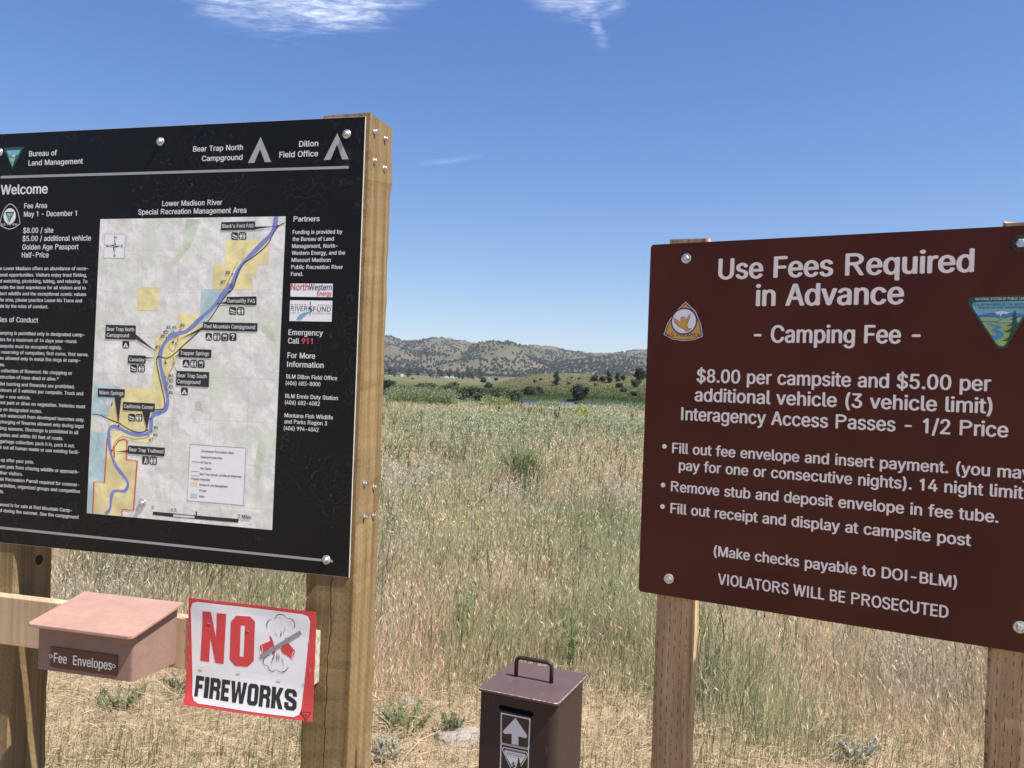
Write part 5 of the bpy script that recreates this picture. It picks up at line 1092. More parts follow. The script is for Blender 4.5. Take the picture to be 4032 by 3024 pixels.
def discs(name, pts, r, mat, y=-.0013, tri=False):
    for p in Ks(pts):
        mb = MB(); mb.flat([(p[0] + r * math.sin(k * 2.0944), p[1] + r * math.cos(k * 2.0944)) for k in (2, 1, 0)] if tri else [(p[0] + r * math.cos(k * .5236), p[1] + r * math.sin(k * .5236)) for k in range(12)], y)
        mb.build(name, mat, mapo)
discs('camp_site_dot', D['dots'], .0026, plain('dot_green_print', (0.12, 0.25, 0.16), 0.5)); discs('recreation_site_dot', D['reddots'], .0031, plain('dot_red_print', (0.13, 0.02, 0.02), 0.5)); discs('fee_station_mark', D['stamps'], .0044, plain('mark_green_print', (0.10, 0.32, 0.10), 0.5), -.0014, True)
for x, z in [K(p) for p in D['bolts']]:
    if abs(z - (KZ - 1.0668)) < .01:
        mb = bolt_mb(x, -.0022, z, .0115); mb.lathe([(.010, -.001), (.010, .001), (.0098, .0022)], (x, -.0008, z), 'y', 16)
    else:
        mb = MB(); mb.lathe([(.0118, 0), (.0124, .0010), (.0120, .0028), (.0080, .0036)], (x, -.0006, z), 'y', 24); mb.lathe([(.0078, .003), (.0070, .0085), (.0050, .0110), (.0020, .0122)], (x, -.0006, z), 'y', 16)
    o = mb.build('bolt', ZINC, kiosk)
    o.data.polygons.foreach_set('use_smooth', [True] * len(o.data.polygons))

# ================================================================== FEE ENVELOPE BOX
box_t = empty('fee_envelope_box', _tr - _u * KX, -KYAW)
tag(box_t, 'faded reddish brown wooden envelope box with sloping lid fixed to the pale rail', 'letter box')
def faded(name, c, rough=0.75):
    m, n, b = new_mat(name); p = n.coord(); x, y, z = n.xyz(p)
    col = n.mix(n.step(n.noise(p, 9.0, 5.0, 0.65), 0.3, 0.72), tuple(v * .88 for v in c), tuple(v * 1.08 for v in c))
    col = n.mix(n.mul(n.step(n.noise(n.vec(n.mul(x, .3), y, z), 60.0, 3.0), .45, .75), .5), col, tuple(v * .7 for v in c))
    n.put(b.inputs['Base Color'], col); b.inputs['Roughness'].default_value = rough; bump(n, b, n.noise(p, 160.0, 3.0), 0.25, 0.001)
    return m
BOXP = faded('faded_brown_paint', (0.255, 0.158, 0.125)); BOXL = faded('faded_pink_brown_paint', (0.375, 0.222, 0.178))
bx0, bx1 = KX - .789, KX - .491
mb = MB(); r_ = .010; pr = [(bx0, -.0335), (bx0, -.2045 + r_)] + [(bx0 + r_ - r_ * math.cos(a), -.2045 + r_ - r_ * math.sin(a)) for a in (.4, .8, 1.2)] + [(bx0 + r_, -.2045), (bx1 - r_, -.2045)] + [(bx1 - r_ + r_ * math.sin(a), -.2045 + r_ - r_ * math.cos(a)) for a in (.4, .8, 1.2)] + [(bx1, -.2045 + r_), (bx1, -.0335)]
nb = len(pr); topz = lambda y: KZ - 1.3330 - (-.0335 - y) * (.0370 / .2015)
mb.raw([(x, y, KZ - 1.4875 - (y + .2045) * .03) for x, y in pr] + [(x, y, topz(y) - .0006) for x, y in pr], [(i, (i + 1) % nb, nb + (i + 1) % nb, nb + i) for i in range(nb)] + [tuple(range(nb))[::-1], tuple(range(nb, 2 * nb))])
mb.build('body', BOXP, box_t)
mb = MB(); lx0, lx1 = KX - .7945, KX - .4730
prl = []
def lidz(y): return KZ - 1.3236 - (-.0335 - y) * (.0364 / .2015)
yb, yf, rr = -.0338, -.2365, .012
ring = [(lx0, yb), (lx0, yf + rr), (lx0 + rr * .3, yf + rr * .3), (lx0 + rr, yf), (lx1 - rr, yf), (lx1 - rr * .3, yf + rr * .3), (lx1, yf + rr), (lx1, yb)]
nl = len(ring)
mb.raw([(x, y, lidz(y) - .0092) for x, y in ring] + [(x, y, lidz(y)) for x, y in ring], [(i, (i + 1) % nl, nl + (i + 1) % nl, nl + i) for i in range(nl)] + [tuple(range(nl))[::-1], tuple(range(nl, 2 * nl))])
lid = mb.build('lid', BOXL, box_t); bevel(lid, .002, 2)
pq = Ks(E['plq']); mb = MB(); px0, px1 = pq[0][0], pq[1][0]; pz0, pz1 = KZ - 1.4765, pq[0][1]
mb.box(px0, px1, -.2075, -.2048, pz0, pz1); plq = mb.build('name_plate', plain('engraved_brown_plate', (0.085, 0.026, 0.018), 0.45), box_t)
words('lettering', ['plqtext'], INK_SIGN, plq, .020, -.2079, E, each='word')
for p in Ks(E['plqscrew']):
    mb = MB(); mb.lathe([(.0050, 0), (.0050, .0008), (.0034, .0010)], (p[0], -.2076, p[1]), 'y', 16, 0); mb.lathe([(.0032, .0008), (.0030, .0013)], (p[0], -.2076, p[1]), 'y', 12, 1)
    mb.build('screw', [INK_SIGN, plq.data.materials[0]], plq)

# ================================================================== NO FIREWORKS POSTER
post_t = empty('fireworks_poster', _tr - _u * KX, -KYAW)
tag(post_t, 'red bordered white paper poster NO FIREWORKS stapled to the pale rail', 'poster')
sh = Ks(E['sheet']); sx0, sx1 = sh[0][0], sh[1][0]; sz0, sz1 = KZ - 1.600, sh[0][1]
def sheet_y(x, z):
    """how far the paper stands off the rail: flat on it, curling out below and above"""
    b = max(0.0, (KZ - 1.500) - z); a = max(0.0, z - (KZ - 1.372)); s = (x - sx0) / (sx1 - sx0)
    return -.0345 - 0.9 * b * b * (1.3 - .6 * s) - .5 * a * a + .0030 * math.sin(s * 6.3 + 1.0) * min(1, b * 14) - .0016 * math.sin(s * 9) * min(1, a * 30)
def on_sheet(mb, lift):
    bm = bmesh.new()
    vs = [bm.verts.new(p) for p in mb.v]
    for f, mi in zip(mb.f, mb.mi):
        try: bm.faces.new([vs[i] for i in f]).material_index = mi
        except ValueError: pass
    for k in range(1, 22):
        z = sz0 + (sz1 - sz0) * k / 22
        bmesh.ops.bisect_plane(bm, geom=bm.verts[:] + bm.edges[:] + bm.faces[:], plane_co=(0, 0, z), plane_no=(0, 0, 1))
    for k in range(1, 16):
        x = sx0 + (sx1 - sx0) * k / 16
        bmesh.ops.bisect_plane(bm, geom=bm.verts[:] + bm.edges[:] + bm.faces[:], plane_co=(x, 0, 0), plane_no=(1, 0, 0))
    for v in bm.verts: v.co.y += sheet_y(v.co.x, v.co.z) - lift
    return bm
def sheet_part(name, mb, mats, lift, parent):
    bm = on_sheet(mb, lift); me = bpy.data.meshes.new(name); bm.to_mesh(me); bm.free()
    for m in (mats if isinstance(mats, list) else [mats]): me.materials.append(m)
    return link(name, me, None, parent)
mb = MB(); mb.flat([(sx0, sz0), (sx1, sz0 + .004), (sx1, sz1), (sx0, sz1)], 0); so = sheet_part('paper', mb, INK_RED, 0, post_t)
sm = so.modifiers.new('thickness', 'SOLIDIFY'); sm.thickness = .0004; sm.offset = 1
mb = MB(); mb.flat(Ks(E['white']), 0); sheet_part('white_field', mb, PAPER, .0009, post_t)
mb = MB(); mb.flat(Ks(E['N']), 0); mb.flat([Ks(q) for q in E['O']], 0); sheet_part('red_lettering', mb, INK_RED, .0013, post_t)
fb = Ks(E['fwbox']); ws = [.082, .045, .105, .082, .16, .105, .105, .112, .115]; gap = (1 - sum(ws)) / 8; mb = MB(); xx = 0
for ch, w in zip('FIREWORKS', ws):
    mb.flat([[lerp2(lerp2(fb[3], fb[2], xx + p[0] * w), lerp2(fb[0], fb[1], xx + p[0] * w), p[1]) for p in lp] for lp in BLOCK[ch]] if len(BLOCK[ch]) > 1 else [lerp2(lerp2(fb[3], fb[2], xx + p[0] * w), lerp2(fb[0], fb[1], xx + p[0] * w), p[1]) for p in BLOCK[ch][0]], 0)
    xx += w + gap
sheet_part('black_lettering', mb, INK_K, .0013, post_t)
mb = MB()
for q in E['red']: mb.flat(Ks(q), 0, 0)
for i, c in enumerate(Ks(E['ends'])):
    el = lambda k, s: (c[0] + s * (.0042 * math.cos(k) + (-.002 if i == 0 else .002) * math.sin(k)), c[1] + s * .0105 * math.sin(k))
    mb.stroke([el(k * .3927, 1) for k in range(16)], .0016, -.0003, 1, True)
for q in E['rays_r']: mb.flat(Ks(q), -.0002, 0)
for q in E['rays_k']: mb.flat(Ks(q), -.0002, 2)
for q in E['arcs']:
    sm_ = smooth_line(Ks(q), 4); nn = len(sm_); mb.stroke(sm_, [.0006 + .0016 * math.sin(math.pi * i / (nn - 1)) for i in range(nn)], -.0004, 2)
mb.flat(Ks(E['bar']), -.0006, 3)
sheet_part('firecracker_drawing', mb, [INK_RED, PAPER, INK_K, plain('slash_grey_print', (0.27, 0.27, 0.29), 0.5)], .0014, post_t)
mb = MB(); pd = Ks(E['pdecal']); mb.flat(pd, 0, 0); cg = (sum(p[0] for p in pd) / 3, sum(p[1] for p in pd) / 3)
mb.flat([lerp2(p, cg, .22) for p in pd], -.0003, 1); mb.stroke([lerp2(cg, pd[0], .35), lerp2(cg, pd[2], .1), lerp2(cg, pd[2], .55)], .0016, -.0005, 0); mb.flat([lerp2(cg, pd[1], .3), lerp2(cg, pd[1], .1), lerp2(cg, pd[2], .5)], -.0005, 0)
sheet_part('corner_mark', mb, [INK_K, INK_RED], .0014, post_t)
for p in Ks(E['staples']):
    mb = MB(); vert = p[0] < sx0 + .02 or p[0] > sx1 - .05; y = sheet_y(*p) - .0024
    mb.tube([(p[0], y, p[1] - .005), (p[0], y, p[1] + .005)] if vert else [(p[0] - .0055, y, p[1] + .0008), (p[0] + .0055, y, p[1] - .0008)], .0006, 6)
    mb.build('staple', ZINC, post_t)

# ================================================================== BROWN FEE SIGN
BS = 0.84   # the sign was laid out at 36 inches; its posts show it is a little smaller and nearer
BYAW = math.radians(28.84); BX = -0.465; BZ = (0.380 * BS + EYE) / BS; BW = 0.93
_ub = Vector((math.cos(BYAW), -math.sin(BYAW), 0))
fee = empty('fee_sign', (Vector((0.3527, 2.183, 0)) - _ub * BX) * BS, -BYAW); fee.scale = (BS, BS, BS)
tag(fee, 'square dark brown camping fee sign with grey lettering on two incised posts', 'sign')
def Bq(l): return [(p[0] + BX, p[1] + BZ) for p in l]
mb = MB(); x0, x1, z0, z1, rc = BX, BX + BW, BZ - .914, BZ, .006
crn = [(x0 + rc, z0), (x1 - rc, z0), (x1, z0 + rc), (x1, z1 - rc), (x1 - rc, z1), (x0 + rc, z1), (x0, z1 - rc), (x0, z0 + rc)]
mb.raw([(p[0], 0, p[1]) for p in crn] + [(p[0], .0095, p[1]) for p in crn], [tuple(range(8)), tuple(range(8, 16))[::-1]] + [(i, i + 8, (i + 1) % 8 + 8, (i + 1) % 8) for i in range(8)])
mb.mi = [0] * 2 + [1] * 8
bp = mb.build('panel', [MAROON, plain('brown_panel_edge', (0.13, 0.07, 0.06), 0.6)], fee)
for xa, xb, top, sd in ((.0465, .1475, .016, 11), (.800, .905, .013, 12)):
    mb = MB(); rough_post(mb, BX + xa, BX + xb, .0100, .052, -.5, BZ + top, sd, .008, 120, .0009, .004); mb.build('post', BROWN_WOOD, fee)
mb = MB()
words('title_word', ['brown1'], INK_SIGN, bp, .026, f=(BX, BZ), each='word'); words('price_line', ['brown2'], INK_SIGN, bp, .022, f=(BX, BZ), each=True)
words('instruction_line', ['brown3'], INK_SIGN, bp, .022, f=(BX, BZ), each=True); words('notice_line', ['brown4'], INK_SIGN, bp, .022, f=(BX, BZ), each=True)
for p in Bq(D['bullets']):
    mb = MB(); mb.flat([(p[0] + .0062 * math.cos(k * .3927), p[1] + .0062 * math.sin(k * .3927)) for k in range(16)], -.0004); mb.build('bullet_mark', INK_SIGN, bp)
for i, p in enumerate(Bq(D['bbolts'])):
    if i == 1:
        mb = MB(); mb.lathe([(.0185, 0), (.0180, .0012), (.012, .0016)], (p[0], -.0004, p[1]), 'y', 24, 1); mb.lathe([(.0098, .001), (.0098, .007), (.008, .0085)], (p[0], -.0004, p[1]), 'y', 6, 0); mb.build('bolt', [ZINC, DARKRING], fee)
    else: bolt_mb(p[0], -.0004, p[1], .0130).build('bolt', ZINC, fee)
def ngon_outline(c): return c
mb = MB(); f2 = Bq(D['fee2']); mb.flat(f2, -.0004, 0)
cx_, cz_ = sum(p[0] for p in f2) / len(f2), sum(p[1] for p in f2) / len(f2)
shr = lambda k: [(cx_ + (p[0] - cx_) * k, cz_ + (p[1] - cz_) * k) for p in f2]
mb.flat(shr(.965), -.0006, 1); mb.flat(shr(.905), -.0008, 2)
c0, ce, cb = Bq(D['fee2c']); rad = (ce[0] - c0[0] + cb[1] - c0[1]) / 2
ring = lambda k: [(c0[0] + k * rad * math.cos(a * .2094), c0[1] + k * rad * math.sin(a * .2094)) for a in range(30)]
mb.flat(ring(1.07), -.0010, 1); mb.flat(ring(.96), -.0012, 0)
bd = Bq(D['bird']); mb.flat(bd, -.0014, 2); mb.stroke(bd, .0012, -.0015, 1, True)
for s in D['fee2t']: add_text(mb, s, BX, BZ, -.0012, .012, 1)
mb.build('fee_area_badge', [PAPER, E_NAVY, E_GOLD], bp)
dc = D['dec']; mb = MB(); mb.flat(Bq(dc['outer']), -.0004, 0); mb.flat(Bq(dc['inner']), -.0006, 4); mb.flat(Bq(dc['sky']), -.0008, 1); mb.flat(Bq(dc['mtn']), -.0010, 2); mb.flat(Bq(dc['snow']), -.0012, 6)
mb.flat(Bq(dc['hill1']), -.0012, 3); mb.stroke(Bq(dc['hill1']), .001, -.0013, 0, True); mb.flat(Bq(dc['hill2']), -.0014, 3); mb.stroke(Bq(dc['hill2']), .001, -.0015, 0, True)
mb.flat(Bq(dc['river']), -.0010, 5); mb.flat(Bq(dc['tree']), -.0017, 0)
for s in D['dect1']: add_text(mb, s, BX, BZ, -.0008, .014, 6)
for s in D['dect2']: add_text(mb, s, BX, BZ, -.0012, .014, 7)
mb.build('bureau_emblem', [E_GREEN, E_SKY, E_MTN, E_HILL, E_FIELD, E_RIVER, INK_W, plain('teal_enamel', (0.02, 0.13, 0.16), 0.45)], bp)

# ================================================================== FEE TUBE
TYAW = math.radians(23.44); _ut = Vector((math.cos(TYAW), -math.sin(TYAW), 0)); _wt = Vector((math.sin(TYAW), math.cos(TYAW), 0))
TC = Vector((-0.06253, 2.17195, 0)) + _ut * .113 + _wt * .1225
tube = empty('fee_deposit_box', TC, -TYAW)
tag(tube, 'dark brown steel deposit post with handled lid and white arrow sticker', 'deposit box')
def steel(name, c, rough):
    m, n, b = new_mat(name); p = n.coord()
    nz = n.noise(p, 14.0, 4.0, .6); sc = n.m('MAXIMUM', n.step(n.noise(p, 90.0, 3.0, .7), .68, .74), n.mul(n.step(n.noise(n.vec(n.mul(n.xyz(p)[0], 2.5), n.mul(n.xyz(p)[1], .4), n.mul(n.xyz(p)[2], .5)), 26.0, 4.0), .66, .72), .6))
    col = n.mix(n.step(nz, .3, .7), tuple(v * .9 for v in c), tuple(v * 1.1 for v in c))
    col = n.mix(n.mul(sc, .35), col, (.32, .27, .26))
    n.put(b.inputs['Base Color'], col); b.inputs['Specular IOR Level'].default_value = .25; n.put(b.inputs['Roughness'], n.step(nz, .3, .7, rough, rough + .12)); bump(n, b, n.noise(p, 220.0, 2.0), .12, .0006)
    return m
STEEL = steel('brown_painted_steel', (.041, .026, .023), .40); LIDM = steel('purple_brown_painted_steel', (.100, .063, .058), .45); WORN = plain('worn_steel_edge', (.30, .25, .24), .5, .3, var=.7, scale=90)
EX, EY = -.113, -.1225; TZ = EYE - .8
def rrect(x0, x1, y0, y1, r4, seg=8):
    out = []
    for (cx2, cy2, a0), r in zip(((x0, y0, math.pi), (x1, y0, 1.5 * math.pi), (x1, y1, 0), (x0, y1, .5 * math.pi)), r4):
        ox, oy = cx2 + (r if cx2 == x0 else -r), cy2 + (r if cy2 == y0 else -r)
        out += [(ox + r * math.cos(a0 + k * math.pi / 2 / seg), oy + r * math.sin(a0 + k * math.pi / 2 / seg)) for k in range(seg + 1)]
    return out
def extr(mb, ring, z0, z1, mi=0, cap=(True, True)):
    n_ = len(ring)
    fs = [(i, (i + 1) % n_, n_ + (i + 1) % n_, n_ + i) for i in range(n_)]
    if cap[0]: fs.append(tuple(range(n_))[::-1])
    if cap[1]: fs.append(tuple(range(n_, 2 * n_)))
    mb.raw([(x, y, z0) for x, y in ring] + [(x, y, z1) for x, y in ring], fs, mi)
# body with a real slot opening in its front face
bring = rrect(EX + .0050, EX + .2185, EY + .010, EY + .238, (.006, .022, .022, .006))
mb = MB(); nbr = len(bring)
zt, zb = TZ - .0065, -.3
front = [i for i in range(nbr) if abs(bring[i][1] - (EY + .010)) < 1e-6]
fs = []; fi = None
vs = [(x, y, zb) for x, y in bring] + [(x, y, zt) for x, y in bring]
for i in range(nbr):
    j = (i + 1) % nbr
    if abs(bring[i][1] - (EY + .010)) < 1e-5 and abs(bring[j][1] - (EY + .010)) < 1e-5 and abs(bring[i][0] - bring[j][0]) > .1: fi = (bring[i][0], bring[j][0]); continue
    fs.append((i, j, nbr + j, nbr + i))
fs.append(tuple(range(nbr, 2 * nbr)))
mb.raw(vs, fs)
sl_ = [(p[0] + EX, p[1] + TZ) for p in E['slot']]
mb.flat([[(fi[0], zb), (fi[1], zb), (fi[1], zt), (fi[0], zt)], sl_], EY + .010)
body = mb.build('body', STEEL, tube)
ms = len(sl_); mb = MB(); mb.raw([(p[0], EY + .0101, p[1]) for p in sl_] + [(p[0], EY + .035, p[1]) for p in sl_], [(i, (i + 1) % ms, ms + (i + 1) % ms, ms + i) for i in range(ms)] + [tuple(range(ms, 2 * ms))])
mb.build('slot', plain('slot_shadow_steel', (.02, .015, .014), .8), tube)
lring = rrect(EX, EX + .2258, EY, EY + .245, (.012, .012, .012, .012)); inn = rrect(EX + .0016, EX + .2242, EY + .0016, EY + .2434, (.011, .011, .011, .011))
mb = MB(); nn = len(lring)
mb.raw([(x, y, TZ - .0062) for x, y in lring] + [(x, y, TZ - .0012) for x, y in lring] + [(x, y, TZ) for x, y in inn],
       [(i, (i + 1) % nn, nn + (i + 1) % nn, nn + i) for i in range(nn)] + [(nn + i, nn + (i + 1) % nn, 2 * nn + (i + 1) % nn, 2 * nn + i) for i in range(nn)] + [tuple(range(nn))[::-1], tuple(range(2 * nn, 3 * nn))])
mb.mi = [0] * nn + [1] * nn + [0, 0]
mb.build('lid', [LIDM, WORN], tube)
hy_ = EY + .129; hx0, hx1, hh, hr = EX + .0553, EX + .1585, .0535, .014
path = [(hx0, hy_, TZ - .004), (hx0, hy_, TZ + hh - hr)] + [(hx0 + hr - hr * math.cos(a), hy_, TZ + hh - hr + hr * math.sin(a)) for a in (.3, .6, .9, 1.2)] + [(hx0 + hr, hy_, TZ + hh), (hx1 - hr, hy_, TZ + hh)] + [(hx1 - hr + hr * math.sin(a), hy_, TZ + hh - hr + hr * math.cos(a)) for a in (.3, .6, .9, 1.2)] + [(hx1, hy_, TZ + hh - hr), (hx1, hy_, TZ - .004)]
mb = MB(); mb.tube(path, .0056, 12); mb.build('handle', STEEL, tube, smooth=True)
def Tq(l): return [(p[0] + EX, p[1] + TZ) for p in l]
STK_B = plain('dark_brown_sticker', (.034, .014, .012), .4); STK_W = plain('white_sticker', (.68, .68, .70), .45, var=.03); yS = EY + .0097
mb = MB(); mb.flat(Tq(E['st1']), yS, 0); mb.flat(Tq(E['st1i']), yS - .0003, 1); mb.flat(Tq(E['arrow']), yS - .0006, 0)
mb.build('arrow_sticker', [STK_W, STK_B], tube)
mb = MB(); mb.flat(Tq(E['st2']), yS - .0001, 0); mb.flat(Tq(E['st2i']), yS - .0003, 1); mb.flat(Tq(E['tri1']), yS - .0005, 0); mb.flat(Tq(E['tri2']), yS - .0007, 1); mb.flat(Tq(E['tri3']), yS - .0009, 0)
mb.flat(Tq(E['triver']), yS - .0011, 1); mb.flat(Tq(E['ttree']), yS - .0013, 1)
for s in E['tt']: add_text(mb, s, EX, TZ, yS - .0009, .0, 0)
for s in E['tt2']: add_text(mb, s, EX, TZ, yS - .0012, .004, 1)
mb.build('emblem_sticker', [STK_W, STK_B], tube)

# ================================================================== BOULDER
def rock(name, label, loc, sx, sy, sz, seed, col):
    bm = bmesh.new(); bmesh.ops.create_icosphere(bm, subdivisions=4, radius=1)
    for v in bm.verts:
        d = 1 + .22 * mnoise.noise(v.co * 1.3 + Vector((seed, 0, 0))) + .07 * mnoise.noise(v.co * 4 + Vector((seed, 3, 0))) + .02 * mnoise.noise(v.co * 14)
        v.co = Vector((v.co.x * sx, v.co.y * sy, v.co.z * sz)) * d
    me = bpy.data.meshes.new(name); bm.to_mesh(me); bm.free(); me.polygons.foreach_set('use_smooth', [True] * len(me.polygons))
    m, n, b = new_mat('granite_' + str(seed)); p = n.coord()
    c = n.mix(n.step(n.noise(p, 9.0, 5.0), .35, .65), col, tuple(v * .72 for v in col)); c = n.mix(n.mul(n.step(n.noise(p, 70.0, 3.0), .55, .7), .5), c, (.2, .16, .14))
    n.put(b.inputs['Base Color'], c); b.inputs['Roughness'].default_value = .9; bump(n, b, n.noise(p, 40.0, 5.0), .5, .01)
    me.materials.append(m); return tag(link(name, me, None, None, loc), label, 'rock')
# ================================================================== STONES AND MEADOW PLANTS
rock('boulder', 'pale pinkish granite boulder half buried beside the brown deposit post', (-0.165, 3.70, -0.012), .125, .10, .062, 3, (.34, .285, .25))
rock('boulder', 'small pale stone lying in the cut straw left of the deposit post', (-0.47, 4.12, 0.0), .045, .04, .03, 8, (.33, .29, .24))
PATCH = [  # where a plant kind gathers: x, y on the meadow, radius across, radius in depth, kind, weight
]
def mead(x, y, h=0.3):
    x *= 1.8228; y *= 1.8228
    s = (y - hor(x)) / 3260.0; Yd = (EYE - h) / s
    return bear(x) * Yd, Yd
for cx2, cy2, rx, ry, kd, wt_ in (
    (1080, 930, 120, 38, 'g', .9), (1320, 905, 90, 30, 'g', .7), (900, 930, 80, 26, 'g', .45), (980, 895, 110, 16, 'g', .6),
    (910, 985, 90, 22, 'p', 1.), (1100, 1030, 120, 26, 'p', 1.), (900, 1330, 90, 60, 'p', .9), (1290, 958, 60, 16, 'p', .8), (1190, 985, 50, 15, 'p', .6), (860, 905, 40, 16, 'p', .7), (1030, 1180, 100, 30, 'p', .35), (1900, 1430, 120, 40, 'p', .5), (1560, 1480, 60, 50, 'p', .6),
    (885, 1012, 66, 34, 's', 1.), (1120, 1058, 44, 18, 's', .8), (850, 1125, 44, 36, 's', 1.), (1345, 1050, 40, 26, 's', .7), (200, 1240, 130, 56, 's', 1.3), (340, 1215, 90, 40, 's', .9), (930, 1150, 60, 24, 's', .5), (1590, 1570, 34, 60, 's', .8), (2010, 1390, 80, 40, 's', .9), (1900, 1560, 60, 60, 's', .6), (1800, 1400, 60, 30, 's', .5), (1250, 1060, 40, 20, 's', .5),
    (1310, 1130, 90, 100, 'g', .8), (1330, 1290, 90, 100, 'g', .9), (1110, 1330, 120, 70, 'g', .7), (1260, 1420, 90, 50, 'g', .7), (500, 1250, 110, 60, 'g', .6), (620, 1260, 70, 60, 'g', .7), (1740, 1440, 160, 60, 'g', .7), (1140, 1000, 22, 22, 'd', 1.6), (1000, 1160, 60, 30, 'g', .5), (1460, 1330, 60, 60, 'g', .5), (1640, 1480, 160, 90, 'g', .8), (1950, 1530, 120, 90, 'g', .6)):
    X0, Y0 = mead(cx2, cy2); X1, _ = mead(cx2 + rx, cy2); _, Ya = mead(cx2, cy2 - ry); _, Yb_ = mead(cx2, cy2 + ry)
    PATCH.append((X0, Y0, abs(X1 - X0), (Ya - Yb_) / 2, kd, wt_))
def kinds(X, Y):
    """weights of tan grass, pink grass, green forbs, sage, dark green at places on the meadow"""
    w = {'t': 0.75 + 0 * X, 'p': 0.25 * np.clip(fbm(X * .35, Y * .16, 70, 3) - .25, 0, 1) * 4.0, 'g': np.clip(fbm(X * .5, Y * .25, 80, 3) - .44, 0, 1) * 1.1 + .03 + .08 * sstep(14, 30, Y), 's': np.clip(fbm(X * .6, Y * .3, 90, 3) - .58, 0, 1) * 2.0, 'd': np.clip(fbm(X * .9, Y * .5, 95, 2) - .68, 0, 1) * 1.5 + .02}
    for x0, y0, rx, ry, kd, wt_ in PATCH:
        q = ((X - x0) / rx) ** 2 + ((Y - y0) / ry) ** 2
        w[kd] = w[kd] + wt_ * np.exp(-q * .9) * (0.6 + 0.8 * fbm(X * 2.2, Y * 1.2, 99, 2))
    M_ = np.stack([w[k] for k in 'tpgsd'], -1)
    return M_ / M_.sum(-1, keepdims=True)
PAL = np.array([(.68, .545, .365), (.68, .485, .355), (.34, .365, .195), (.52, .515, .43), (.085, .125, .04)])
def mown_edge(X): return 4.20 + (fbm(X * 1.1 + 7, X * 0 + 2.0, 31, 3) - .5) * 1.3 - .75 * sstep(.5, 1.4, X)
def scatter(n_, y0, y1, power, seed, tmax=.86):
    r = np.random.default_rng(seed)
    u = r.random(n_); p = power
    Y = (y0 ** p + u * (y1 ** p - y0 ** p)) ** (1 / p) if abs(p) > 1e-3 else y0 * (y1 / y0) ** u
    t = r.uniform(-tmax, tmax, n_)
    return t * Y, Y, r
def blades(X, Y, Z, H, Wd, C, r, lean=.35, tipw=.0, tipc=None):
    n_ = len(X); a = r.uniform(0, 2 * np.pi, n_); ln = np.abs(r.normal(0, lean, n_)) * H
    la = r.normal(.6, 1.5, n_); dx, dy = np.cos(la) * ln, np.sin(la) * ln
    wx, wy = np.cos(a) * Wd / 2, np.sin(a) * Wd / 2 * .6
    b_ = np.stack([X, Y, Z], -1); up = np.zeros((n_, 3)); up[:, 2] = 1
    side = np.stack([wx, wy, 0 * wx], -1); lv = np.stack([dx, dy, 0 * dx], -1)
    m_ = b_ + lv * .30 + up * (H * .55)[:, None]; t_ = b_ + lv + up * (H * np.sqrt(np.clip(1 - .35 * (ln / np.maximum(H, 1e-4)) ** 2, .3, 1)))[:, None]
    b_[:, 2] -= .03
    v = np.stack([b_ - side, b_ + side, m_ - side * .85, m_ + side * .85, t_], 1).reshape(-1, 3)
    k = np.arange(n_) * 5
    q = np.stack([k, k + 1, k + 3, k + 2], -1); tr = np.stack([k + 2, k + 3, k + 4], -1)
    c = np.repeat(C, 5, 0)
    if tipc is not None: c.reshape(-1, 5, 3)[:, 4] = tipc; 
    return v, q, tr, c
def merge(name, parts, mat, label, cat):
    V, Qd, T, Cc = [], [], [], []; o = 0
    for v, q, t, c in parts:
        V.append(v); Cc.append(c)
        if q is not None and len(q): Qd.append(q + o)
        if t is not None and len(t): T.append(t + o)
        o += len(v)
    me = np_mesh(name, np.concatenate(V), np.concatenate(Qd) if Qd else None, np.concatenate(T) if T else None, np.concatenate(Cc)); me.materials.append(mat)
    return tag(link(name, me), label, cat, kind='stuff')
def cards(P, size_a, size_b, C, r, flat=0.0, up=None):
    """small leaf or petal faces at points, turned at random"""
    n_ = len(P); d = r.normal(size=(n_, 3))
    if up is not None: d[:, 2] = np.abs(d[:, 2]) + up
    d /= np.linalg.norm(d, axis=1)[:, None]
    e = np.cross(d, r.normal(size=(n_, 3))); e /= np.linalg.norm(e, axis=1)[:, None]
    if np.ndim(size_a) == 0: size_a = np.full(n_, size_a)
    if np.ndim(size_b) == 0: size_b = np.full(n_, size_b)
    a, b_ = d * size_a[:, None], e * size_b[:, None]
    v = np.stack([P - a, P + b_, P + a, P - b_], 1).reshape(-1, 3)
    return v, np.arange(n_ * 4).reshape(-1, 4), None, np.repeat(C, 4, 0)
GRASS = foliage('meadow_grass', None, .48, .8)
PETAL = foliage('petals', None, .25, .8)

